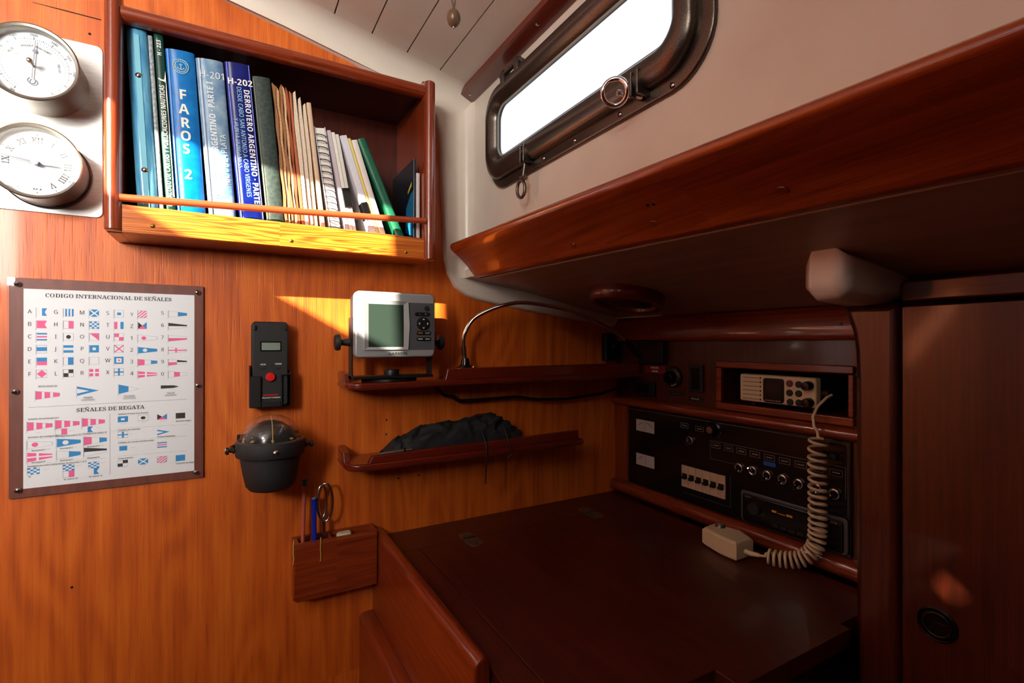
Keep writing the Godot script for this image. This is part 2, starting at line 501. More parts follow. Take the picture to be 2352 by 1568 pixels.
func shell() -> void:
	# floor of laid planks
	var fl := struct("floor", "varnished wooden cabin sole", "floor")
	part(fl, "floor_bed", mb(2).span(Vector3(-1.8, -H - 0.05, -0.05), Vector3(1.2, -H - 0.012, 2.25)), M.dark)
	for i in 25:
		var x0 := -1.8 + i * 0.12
		part(fl, "plank", mb(2, Vector2(i * 0.13, i * 0.37)).span(Vector3(x0 + 0.0015, -H - 0.0119, -0.05), Vector3(x0 + 0.1185, -H, 2.25), 0.001), M.mahog)
	# bulkhead ahead, with the opening that the bookshelf is let into
	var wf := struct("wall_front", "varnished orange plywood bulkhead", "wall")
	var w := mb(1)
	w.span(Vector3(-1.8, -H, -0.02), Vector3(-0.147, 0.74, 0))
	w.span(Vector3(0.33, -H, -0.02), Vector3(0.467, 0.565, 0))
	w.span(Vector3(0.467, -H, -0.02), Vector3(1.16, 0.085, 0))
	w.prism(P2([0.467, 0.085, 0.70, 0.085, 0.467, 0.165]), 0, 1, -0.02, 0.0)
	w.span(Vector3(-0.147, -H, -0.02), Vector3(0.33, 0.166, 0))
	w.span(Vector3(-0.147, 0.486, -0.02), Vector3(0.33, 0.74, 0))
	part(wf, "panel", w, M.bulk)
	for q in [[0.2747, -0.1566], [0.2738, -0.1856], [-0.1916, 0.4813], [-0.2119, -0.3766], [0.2988, -0.2777], [0.3423, -0.2772]]:
		part(wf, "screw_hole", mb().lathe([Vector2(0.0, 0.0003), Vector2(0.0016, 0.0003), Vector2(0.002, 0.0)], 10, y_to_z(Vector3(q[0], q[1], 0))), M.hole)
	part(wf, "saw_scratch", mb().prism(P2([-0.258, 0.5080, -0.22, 0.5072, -0.1777, 0.5066, -0.1777, 0.5082, -0.22, 0.5088, -0.258, 0.5086]), 0, 1, 0.0, 0.0003), M.hole)
	# the white beam, frame and knee that edge the bulkhead
	var fr := struct("trim_1", "white painted frame rounding the corner of the bulkhead", "trim")
	var lo := [Vector2(-0.75, 0.665), Vector2(-0.4, 0.652), Vector2(-0.2, 0.632), Vector2(-0.01, 0.594), Vector2(0.1, 0.57), Vector2(0.2, 0.546), Vector2(0.3, 0.518), Vector2(0.35, 0.496), Vector2(0.374, 0.475), Vector2(0.384, 0.44), Vector2(0.388, 0.35), Vector2(0.394, 0.22), Vector2(0.397, 0.178), Vector2(0.404, 0.148), Vector2(0.42, 0.12), Vector2(0.447, 0.102), Vector2(0.481, 0.092), Vector2(0.6, 0.074), Vector2(0.75, 0.0555), Vector2(0.9, 0.036), Vector2(1.0, 0.025)]
	var inw := [Vector2(0.1, 1), Vector2(0.1, 1), Vector2(0.2, 1), Vector2(0.23, 1), Vector2(0.23, 1), Vector2(0.25, 1), Vector2(0.3, 1), Vector2(0.45, 1), Vector2(0.8, 0.7), Vector2(1, 0.3), Vector2(1, 0), Vector2(1, 0), Vector2(1, 0.1), Vector2(1, 0.35), Vector2(0.75, 0.75), Vector2(0.4, 1), Vector2(0.22, 1), Vector2(0.15, 1), Vector2(0.13, 1), Vector2(0.13, 1), Vector2(0.13, 1)]
	var rows := []
	for pr in [[0.0, 0.0], [0.0008, 0.006], [0.003, 0.0105], [0.007, 0.0125], [0.012, 0.013], [0.03, 0.013]]:
		var l := []
		for i in lo.size():
			var q: Vector2 = lo[i] + inw[i].normalized() * pr[0]
			l.append(Vector3(q.x, q.y, pr[1]))
		rows.append(l)
	var back := []
	for i in lo.size():
		var q: Vector2 = lo[i]
		if i < 8: back.append(Vector3(q.x, ceil_y(q.x) + 0.01, 0.013))
		elif i < 13: back.append(Vector3(0.47, q.y, 0.013))
		elif i < 16: back.append(Vector3(0.47 + 0.002 * (i - 13), 0.170 - 0.004 * (i - 13), 0.013))
		else: back.append(Vector3(q.x + 0.02, 0.16, 0.013))
	rows.append(back)
	part(fr, "frame", mb(1).sheet(rows), M.paint)
	# coves: frame to cabin side, beam to deckhead
	var cv := []
	var cv2 := []
	for i in 9:
		var a := PI * 0.5 * i / 8
		var x := 0.455 - 0.024 * (1 - cos(a)) if false else 0.431 + 0.024 * sin(a)
		var zz := 0.013 + 0.024 * (1 - cos(a))
		cv.append([Vector3(x, 0.1385, zz), Vector3(x, 0.25, zz), Vector3(x, 0.40, zz), Vector3(x, 0.54, zz)])
		var l := []
		for k in 9:
			var xx: float = lerp(-1.0, 0.45, k / 8.0)
			l.append(Vector3(xx, ceil_y(xx) - 0.042 + 0.042 * sin(a), 0.013 + 0.042 * (1 - cos(a))))
		cv2.append(l)
	part(fr, "backing", mb(1).span(Vector3(0.448, 0.125, 0.0005), Vector3(0.50, 0.160, 0.0122)).span(Vector3(0.4410, 0.1387, 0.0125), Vector3(0.4580, 0.156, 0.0475)), M.paint)
	part(fr, "corner_cove", mb(1).sheet(cv), M.paint)
	part(fr, "beam_cove", mb(0).sheet(cv2), M.paint)
	# deckhead: planks running fore and aft under the coachroof
	var ce := struct("ceiling", "white painted deckhead of fore and aft planks", "ceiling")
	var edges := [0.50, 0.4355, 0.368, 0.2995, 0.2315, 0.164, 0.0965, 0.029, -0.04, -0.11, -0.18, -0.25, -0.35]
	for i in edges.size() - 1:
		var b: float = edges[i] - 0.0012
		var a: float = edges[i + 1] + 0.0012
		var pl := P2([a, ceil_y(a), b, ceil_y(b), b, ceil_y(b) + 0.02, a, ceil_y(a) + 0.02])
		part(ce, "plank", mb(2, Vector2(i * 0.21, 0)).prism(pl, 0, 1, 0.05, 2.22, 0.0011), M.paint)
	var rf := mb(2)
	rf.prism(P2([-0.35, 0.714, 0.05, 0.637, 0.52, 0.527, 0.52, 0.56, 0.05, 0.67, -0.35, 0.745]), 0, 1, -0.02, 2.24)
	rf.prism(P2([-1.35, 0.70, -1.80, 0.60, -1.80, 0.63, -1.35, 0.73]), 0, 1, -0.02, 2.24)
	for q in [[-1.36, -0.34, -0.02, 0.48], [-1.36, -1.12, 0.48, 1.15], [-0.45, -0.34, 0.48, 1.15], [-1.36, -0.34, 1.15, 2.0], [-1.36, -1.14, 2.0, 2.24], [-1.00, -0.34, 2.0, 2.24], [-1.14, -1.00, 2.16, 2.24]]:
		rf.span(Vector3(q[0], 0.70, q[2]), Vector3(q[1], 0.72, q[3]))
	var sq := [Vector2(-1.049, 2.046), Vector2(-1.063, 2.054), Vector2(-1.101, 2.110), Vector2(-1.087, 2.102)]   # slot out of view, cut to throw the sun spot on the locker
	var sc := [Vector2(-1.00, 2.0), Vector2(-1.14, 2.0), Vector2(-1.14, 2.16), Vector2(-1.00, 2.16)]
	for k in 4:
		rf.prism(PackedVector2Array([sc[k], sc[(k + 1) % 4], sq[(k + 1) % 4], sq[k]]), 0, 2, 0.7185, 0.72)
	part(ce, "coachroof", rf, M.paint)
	# unseen hatch cover, its opening cut to shape the sun patch on the bulkhead
	var hc := struct("trim_2", "unseen cover on the cabin hatch, cut open to shape the sun patch", "unseen hatch cover")
	var hp := mb(0)
	var T := [Vector2(-1.072, 0.530), Vector2(-0.570, 0.710), Vector2(-1.072, 1.092)]
	hp.prism(PackedVector2Array([Vector2(-1.16, 0.44), Vector2(-0.41, 0.44), Vector2(-0.41, 0.710), T[1], T[0], Vector2(-1.16, 0.530)]), 0, 2, 0.721, 0.724)
	hp.prism(PackedVector2Array([Vector2(-1.16, 0.530), T[0], T[2], Vector2(-1.16, 1.092)]), 0, 2, 0.721, 0.724)
	hp.prism(PackedVector2Array([Vector2(-1.16, 1.092), T[2], T[1], Vector2(-0.41, 0.710), Vector2(-0.41, 1.19), Vector2(-1.16, 1.19)]), 0, 2, 0.721, 0.724)
	part(hc, "canvas", hp, mat(col(200, 196, 186), 0.9))  # sheet out of view, there to shape the sunlight
	var sk := struct("door_1", "unseen frosted door at the after end of the cabin, glowing to light the bulkhead", "door")
	var fm := mat(col(235, 232, 224), 0.5)
	fm.emission_enabled = true
	fm.emission = Color(1.0, 0.98, 0.95)
	fm.emission_energy_multiplier = 3.0
	part(sk, "unseen_glow_pane", mb(0).span(Vector3(-1.20, 0.17, 1.68), Vector3(-0.63, 0.67, 1.69)), fm)  # glowing pane out of view, placed where the soft light comes from
	part(sk, "unseen_pane_frame", mb(1).span(Vector3(-1.26, -H, 1.68), Vector3(-0.57, 0.17, 1.70)).span(Vector3(-1.26, 0.67, 1.68), Vector3(-0.57, 0.70, 1.70)).span(Vector3(-1.26, 0.17, 1.68), Vector3(-1.20, 0.67, 1.70)).span(Vector3(-0.63, 0.17, 1.68), Vector3(-0.57, 0.67, 1.70)), M.mahog)
	# cabin side to starboard
	var wr := struct("wall_right", "white painted cabin side", "wall")
	var cs := mb(2)
	cs.span(Vector3(0.455, 0.203, -0.02), Vector3(0.467, 0.335, 2.24))
	cs.span(Vector3(0.455, 0.475, -0.02), Vector3(0.467, 0.56, 2.24))
	cs.span(Vector3(0.455, 0.335, -0.02), Vector3(0.467, 0.475, 0.125))
	cs.span(Vector3(0.455, 0.335, 0.610), Vector3(0.467, 0.475, 2.24))
	part(wr, "cabin_side", cs, M.paint)
	part(wr, "hull_side", mb(2).span(Vector3(1.12, -H, -0.02), Vector3(1.16, 0.15, 2.24)), M.dark)
	# lining under the side deck
	var sd := struct("trim_3", "painted lining under the side deck", "trim")
	var top := []
	var bot := []
	for i in 12:
		var zz: float = -0.02 + 2.26 * i / 11.0
		var xb := 0.447 + 0.0963 * (zz - 0.05)
		top.append([Vector3(xb + 0.004, 0.1385, zz), Vector3(0.60, 0.1155, zz), Vector3(0.75, 0.0855, zz), Vector3(0.88, 0.0615, zz), Vector3(1.14, 0.01, zz)])
		bot.append([Vector3(xb + 0.004, 0.165, zz), Vector3(0.60, 0.14, zz), Vector3(0.75, 0.11, zz), Vector3(0.88, 0.085, zz), Vector3(1.14, 0.04, zz)])
	var bd := []
	for i in 12:
		var zz: float = 0.046 + 1.0 * i / 11.0
		bd.append(Vector3(0.447 + 0.0963 * (zz - 0.05) + 0.0155, 0.1352, zz))
	part(sd, "edge_bead", mb(2).tube(bd, 0.0019, 8), M.lining)
	part(sd, "lining", mb(2).sheet(top).sheet(bot), M.lining)
	# varnished fascia along the foot of the cabin side
	var fa := struct("trim_4", "varnished mahogany fascia along the foot of the cabin side", "trim")
	var fr2 := []
	for i in 25:
		var zz: float = 0.046 + 1.9 * i / 24.0
		var xt := 0.393 + 0.043 * (zz - 0.05)
		var xb := 0.447 + 0.0963 * (zz - 0.05)
		var l := [Vector3(0.46, 0.208, zz), Vector3(xt + 0.02, 0.208, zz), Vector3(xt + 0.008, 0.206, zz), Vector3(xt + 0.002, 0.202, zz), Vector3(xt, 0.196, zz), Vector3(xt + 0.003, 0.190, zz)]
		for k in 5:
			var f := (k + 1) / 6.0
			l.append(Vector3(lerp(xt + 0.003, xb - 0.004, f) + 0.0035 * sin(PI * f), lerp(0.190, 0.147, f), zz))
		l.append_array([Vector3(xb - 0.002, 0.143, zz), Vector3(xb + 0.001, 0.139, zz), Vector3(xb + 0.006, 0.1365, zz), Vector3(xb + 0.012, 0.1365, zz), Vector3(xb + 0.012, 0.16, zz), Vector3(0.475, 0.2, zz)])
		fr2.append(l)
	var fm2 := mb(2)
	fm2.sheet(fr2)
	var e0: Array = fr2[0]
	for i in range(1, e0.size() - 1):
		fm2.tri(e0[0], e0[i], e0[i + 1], Vector3(0, 0, -1), Vector3(0, 0, -1), Vector3(0, 0, -1))
	part(fa, "fascia", fm2, M.fascia)
	for q in [[0.4675, 0.1514, 0.3689, 0.0058, -0.66], [0.4785, 0.1543, 0.5284, 0.0060, -0.555], [0.4911, 0.1553, 0.6933, 0.0065, -0.505]]:
		var nn := Vector3(q[4], -sqrt(1.0 - q[4] * q[4]), 0)
		part(fa, "wood_plug", mb(2).lathe([Vector2(0, 0.0012), Vector2(q[3] * 0.84, 0.0012), Vector2(q[3] * 0.88, 0.0004), Vector2(q[3] * 0.96, 0.0004), Vector2(q[3], -0.003)], 18, Transform3D(Basis(nn.cross(Vector3.BACK), nn, Vector3.BACK), Vector3(q[0], q[1], q[2]) - nn * 0.0004)), M.trim)
	for q in [[0.4529, 0.1710, 0.5434], [0.4546, 0.1704, 0.5513]]:
		var nn := Vector3(-0.492, -0.870, 0).normalized()
		part(fa, "screw_hole", mb(2).lathe([Vector2(0, 0.0004), Vector2(0.0022, 0.0004), Vector2(0.0024, -0.002)], 8, Transform3D(Basis(nn.cross(Vector3.BACK), nn, Vector3.BACK), Vector3(q[0], q[1], q[2]))), M.hole)
	# red batten where the deckhead meets the cabin side
	var ba := struct("trim_5", "dark red batten between deckhead and cabin side", "trim")
	part(ba, "batten", mb(2).prism(P2([0.424, 0.5365, 0.4545, 0.5295, 0.4545, 0.5165, 0.451, 0.5165, 0.425, 0.526]), 0, 1, 0.012, 2.2, 0.0015), M.red)
	for zz in [0.045, 0.31, 0.62]:
		var nn := Vector3(-0.34, -0.94, 0).normalized()
		part(ba, "screw", mb().lathe([Vector2(0, 0.0012), Vector2(0.002, 0.001), Vector2(0.003, 0.0)], 12, Transform3D(Basis(nn.cross(Vector3.BACK), nn, Vector3.BACK), Vector3(0.438, 0.5212, zz))), M.steel)
	# port side and after end of the cabin, behind the eye
	var wl := struct("wall_left", "panelled port side of the cabin with an unseen window", "wall")
	var pl2 := mb(1)
	pl2.span(Vector3(-1.80, -H, -0.02), Vector3(-1.75, 0.30, 2.24))
	pl2.span(Vector3(-1.80, 0.45, -0.02), Vector3(-1.75, 0.64, 2.24))
	pl2.span(Vector3(-1.80, 0.30, -0.02), Vector3(-1.75, 0.45, 0.20))  # window opening out of view, placed for its light and reflections
	pl2.span(Vector3(-1.80, 0.30, 0.60), Vector3(-1.75, 0.45, 2.24))
	part(wl, "panel", pl2, M.mahog)
	var wb := struct("wall_back", "after bulkhead of the cabin with an unseen partition shading the starboard side", "wall")
	var bk := mb(1)
	bk.span(Vector3(-1.80, -H, 2.20), Vector3(1.16, 0.72, 2.24))
	# unseen partition placed to shade the right side, its openings shaped for the light
	var pz := 1.15
	var ph := [0.12, 0.24, -0.04, 0.08]
	bk.span(Vector3(-1.75, -H, pz), Vector3(-0.592, 0.18, pz + 0.02))
	bk.span(Vector3(-1.75, 0.18, pz), Vector3(-1.35, 0.66, pz + 0.02))
	bk.span(Vector3(-0.592, -H, pz), Vector3(-0.22, 0.47, pz + 0.02))
	bk.span(Vector3(-0.22, -H, pz), Vector3(ph[0], 0.60, pz + 0.02))
	bk.span(Vector3(ph[1], -H, pz), Vector3(0.455, 0.52, pz + 0.02))
	bk.span(Vector3(ph[0], ph[3], pz), Vector3(ph[1], 0.56, pz + 0.02))
	bk.span(Vector3(ph[0], -H, pz), Vector3(ph[1], ph[2], pz + 0.02))
	bk.span(Vector3(0.455, -H, pz), Vector3(0.732, 0.13, pz + 0.02))
	part(wb, "panel", bk, M.mahog)

# ring lofted between rounded rectangles on the cabin side; h is how far it stands off inboard
func side_ring(loops: Array) -> MB:
	var rows := []
	for q in loops:
		var l := []
		for p in rr(q[0], q[1], q[2], q[3], q[4], 8):
			l.append(Vector3(0.455 - q[5], p.y, p.x))
		rows.append(l)
	return mb(2).sheet(rows, true)

func window_port() -> void:
	var wi := struct("window_1", "bronze framed opening port in the white cabin side", "window")
	var c := 0.3705
	part(wi, "flange", side_ring([[0.380, 0.394, 0.530, 0.202, 0.062, -0.002], [0.380, 0.394, 0.530, 0.202, 0.062, 0.003], [0.380, 0.394, 0.527, 0.199, 0.06, 0.0052], [0.380, 0.394, 0.522, 0.194, 0.058, 0.006], [0.376, 0.398, 0.505, 0.172, 0.052, 0.006], [0.376, 0.398, 0.480, 0.145, 0.045, 0.0065], [0.3705, 0.402, 0.452, 0.115, 0.03, 0.0065], [0.3705, 0.402, 0.450, 0.113, 0.03, 0.0]]), M.bronze)
	part(wi, "hinged_frame", side_ring([[0.3715, 0.3985, 0.507, 0.177, 0.052, 0.0062], [0.3715, 0.3985, 0.507, 0.177, 0.052, 0.012], [0.3715, 0.3985, 0.503, 0.173, 0.05, 0.0165], [0.3715, 0.399, 0.494, 0.163, 0.047, 0.020], [0.371, 0.400, 0.480, 0.146, 0.042, 0.0225], [c, 0.401, 0.466, 0.130, 0.037, 0.0215], [c, 0.402, 0.455, 0.117, 0.033, 0.018], [c, 0.402, 0.446, 0.107, 0.029, 0.013], [c, 0.402, 0.438, 0.099, 0.026, 0.008], [c, 0.402, 0.436, 0.097, 0.025, 0.0]]), M.bronze)
	part(wi, "pane", mb(2).span(Vector3(0.4485, 0.349, 0.145), Vector3(0.4525, 0.455, 0.596)), M.glass)
	part(wi, "gasket", side_ring([[c, 0.402, 0.446, 0.107, 0.028, 0.008], [c, 0.402, 0.434, 0.095, 0.024, 0.0078], [c, 0.402, 0.431, 0.092, 0.023, 0.006]]), mat(col(150, 156, 150), 0.8))
	for q in [[0.5865, 0.2995], [0.4968, 0.3015], [0.3969, 0.302], [0.312, 0.3025]]:
		var s := part(wi, "screw", mb().lathe([Vector2(0, 0.0022), Vector2(0.0022, 0.0018), Vector2(0.0038, 0.0006), Vector2(0.0042, -0.001)], 16, y_to_mx(Vector3(0.449, q[0] * 0 + q[1], q[0]))), M.steel)
		part(s, "slot", mb().box(Vector3(0.4468, q[1], q[0]), Vector3(0.001, 0.0075, 0.0008)), M.hole)
	# hinge lugs and pin on the upper edge
	for zz in [0.196, 0.247]:
		part(wi, "hinge_lug", mb().prism(P2([zz - 0.006, 0.470, zz + 0.006, 0.470, zz + 0.007, 0.492, zz + 0.004, 0.4985, zz - 0.004, 0.4985, zz - 0.007, 0.492]), 2, 1, 0.432, 0.451, 0.002), M.bronze)
	part(wi, "hinge_pin", mb().tube([Vector3(0.437, 0.492, 0.186), Vector3(0.437, 0.492, 0.257)], 0.0045, 12), M.bronze)
	# swing bolts: lugs, threaded stem, oval finger ring
	for q in [[0.532, 0.312, true], [0.262, 0.315, false]]:
		var d: Node3D = part(wi, "latch_lug", mb().span(Vector3(0.428, q[1] - 0.010, q[0] + 0.014), Vector3(0.450, q[1] + 0.022, q[0] + 0.019), 0.002).span(Vector3(0.428, q[1] - 0.010, q[0] + 0.003), Vector3(0.450, q[1] + 0.022, q[0] + 0.008), 0.002), M.bronze)
		if q[2]:
			part(wi, "latch_bolt", mb().tube([Vector3(0.446, q[1] - 0.006, q[0] + 0.008), Vector3(0.415, q[1] - 0.004, q[0] - 0.002)], 0.0038, 12), M.steel)
			var ring := []
			var rn := Vector3(-0.62, -0.3, 0.55).normalized()
			var ru := (Vector3.UP - rn * rn.y).normalized()
			var rv := rn.cross(ru)
			for k in 28:
				var a := TAU * k / 28
				ring.append(Vector3(0.412, q[1] - 0.004, q[0] - 0.002) + ru * 0.0150 * sin(a) + rv * 0.0150 * cos(a) + rn * 0.003 * cos(2.0 * a))
			part(wi, "latch_ring", mb().tube(ring, 0.0032, 10, true), M.chrome)
		else:
			part(wi, "latch_bolt", mb().tube([Vector3(0.437, q[1] - 0.008, q[0] + 0.011), Vector3(0.434, q[1] - 0.038, q[0] + 0.008)], 0.0032, 12), M.bronze)
			var ring2 := []
			for k in 24:
				var a := TAU * k / 24
				ring2.append(Vector3(0.4325 + 0.003 * cos(a), q[1] - 0.053 + 0.0145 * sin(a), q[0] + 0.005 + 0.008 * cos(a)))
			part(wi, "latch_ring", mb().tube(ring2, 0.0028, 10, true), M.bronze)
			part(wi, "latch_collar", mb().tube([Vector3(0.4345, q[1] - 0.034, q[0] + 0.001), Vector3(0.4345, q[1] - 0.036, q[0] + 0.016)], 0.0045, 12), M.bronze)

# a part given in cabin coordinates, stored relative to its thing's base
func pa(parent: Node3D, called: String, m: MB, mt: Material, label := "") -> MeshInstance3D:
	var r: Node3D = parent
	while r.get_parent() != self:
		r = r.get_parent()
	var o := r.position - Vector3(0, H, 0)
	for i in m.v.size():
		m.v[i] -= o
	return part(parent, called, m, mt, label)
func screw_z(parent: Node3D, p: Vector3, r: float, mt: Material, cross := false, turn := 0.6) -> void:
	var s := pa(parent, "screw", mb().lathe([Vector2(0, r * 0.55), Vector2(r * 0.5, r * 0.48), Vector2(r * 0.85, r * 0.25), Vector2(r, 0.0)], 16, y_to_z(p)), mt)
	var b := Basis(Vector3.BACK, turn)
	var sl := mb().box(Vector3.ZERO, Vector3(r * 1.5, r * 0.22, r * 0.2), 0, Transform3D(b, p + Vector3(0, 0, r * 0.48)))
	if cross: sl.box(Vector3.ZERO, Vector3(r * 0.22, r * 1.5, r * 0.2), 0, Transform3D(b, p + Vector3(0, 0, r * 0.48)))
	pa(s, "slot", sl, M.hole)

func bookshelf() -> void:
	var t := thing("bookshelf", "varnished wooden bookshelf let into the bulkhead, full of leaning books", "bookshelf", Vector3(0.09, 0.159, 0.0))
	for s in [[-0.156, -0.1375], [0.3195, 0.339]]:
		pa(t, "side_panel", mb(1, Vector2(s[0], 0)).span(Vector3(s[0], 0.159, -0.088), Vector3(s[1], 0.50, 0.088), 0.001), M.trim)
		var xm: float = (s[0] + s[1]) * 0.5
		var hw: float = (s[1] - s[0]) * 0.5 + 0.0012
		var pr := PackedVector2Array([Vector2(xm - hw, 0.088), Vector2(xm + hw, 0.088)])
		for k in 11:
			var a := PI * k / 10
			pr.append(Vector2(xm + hw * cos(a), 0.098 + 0.012 * sin(a)))
		pa(t, "post", mb(1, Vector2(s[0] * 3, 0.1)).prism(pr, 0, 2, 0.160 if s[0] < 0 else 0.156, 0.53 if s[0] < 0 else 0.494, 0.002), M.trim)
	pa(t, "bottom_board", mb(0).span(Vector3(-0.1375, 0.159, -0.088), Vector3(0.3195, 0.172, 0.088)), M.trim)
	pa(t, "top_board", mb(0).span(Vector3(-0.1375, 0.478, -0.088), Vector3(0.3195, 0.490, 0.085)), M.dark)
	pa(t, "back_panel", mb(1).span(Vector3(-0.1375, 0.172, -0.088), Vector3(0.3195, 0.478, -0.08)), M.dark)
	var rail := PackedVector2Array()
	for k in 9:
		var a := -PI * 0.5 + PI * k / 8
		rail.append(Vector2(0.094 + 0.012 * cos(a), 0.4765 + 0.011 * sin(a)))
	rail.append(Vector2(0.0865, 0.4875)); rail.append(Vector2(0.0865, 0.4655))
	pa(t, "top_rail", mb(0).prism(rail, 2, 1, -0.1375, 0.3195), M.trim)
	pa(t, "front_panel", mb(0, Vector2(0.05, 0.02)).prism(P2([-0.1368, 0.159, 0.3188, 0.1575, 0.3188, 0.1965, -0.1368, 0.1995]), 0, 1, 0.0885, 0.1005, 0.0012), M.gold)
	pa(t, "fiddle_rail", mb(0).tube([Vector3(-0.138, 0.2072, 0.104), Vector3(0.09, 0.2175, 0.104), Vector3(0.32, 0.2285, 0.104)], 0.0055, 14), M.dowel)
	for q in [[-0.0997, 0.1715], [0.0879, 0.1685], [0.2829, 0.167]]:
		screw_z(t, Vector3(q[0], q[1], 0.1003), 0.0033, M.brass, false, 0.5)

func book(called: String, label: String, x: float, w: float, h: float, slope: float, zf: float, dep: float, grp := "books on the bookshelf") -> Node3D:
	var t := thing(called, label, "book", Vector3(x, 0.1722 , zf), grp)
	t.rotation.z = atan(slope)
	return t
# cover boards with rounded spine, page block inside; local x right, y up, z toward the reader
func bound(t: Node3D, w: float, h: float, d: float, cover: Material, pages: Material, bulge := 0.004) -> void:
	var pr := PackedVector2Array([Vector2(0, -d), Vector2(0.0016, -d), Vector2(0.0016, -bulge), Vector2(w - 0.0016, -bulge), Vector2(w - 0.0016, -d), Vector2(w, -d), Vector2(w, -bulge)])
	for k in 7:
		var a := PI * k / 6
		pr.append(Vector2(w * 0.5 + w * 0.5 * cos(a), -bulge + bulge * sin(a)))
	pr.append(Vector2(0, -bulge))
	part(t, "cover", mb(1).prism(pr, 0, 2, 0, h, 0.0), cover)
	part(t, "pages", mb(1).span(Vector3(0.0018, 0.003, -d + 0.004), Vector3(w - 0.0018, h - 0.003, -bulge - 0.0005)), pages)
func up_text(m: MB, s: String, cap: float, x: float, y: float, z: float, f: Font, down := false, sx := 1.0) -> MB:
	var b := Basis(Vector3.DOWN if down else Vector3.UP, Vector3.RIGHT if down else Vector3.LEFT, Vector3.BACK)
	return m.add_text(s, cap, Transform3D(b, Vector3(x, y, z)), f, 0.0004, 0, sx)

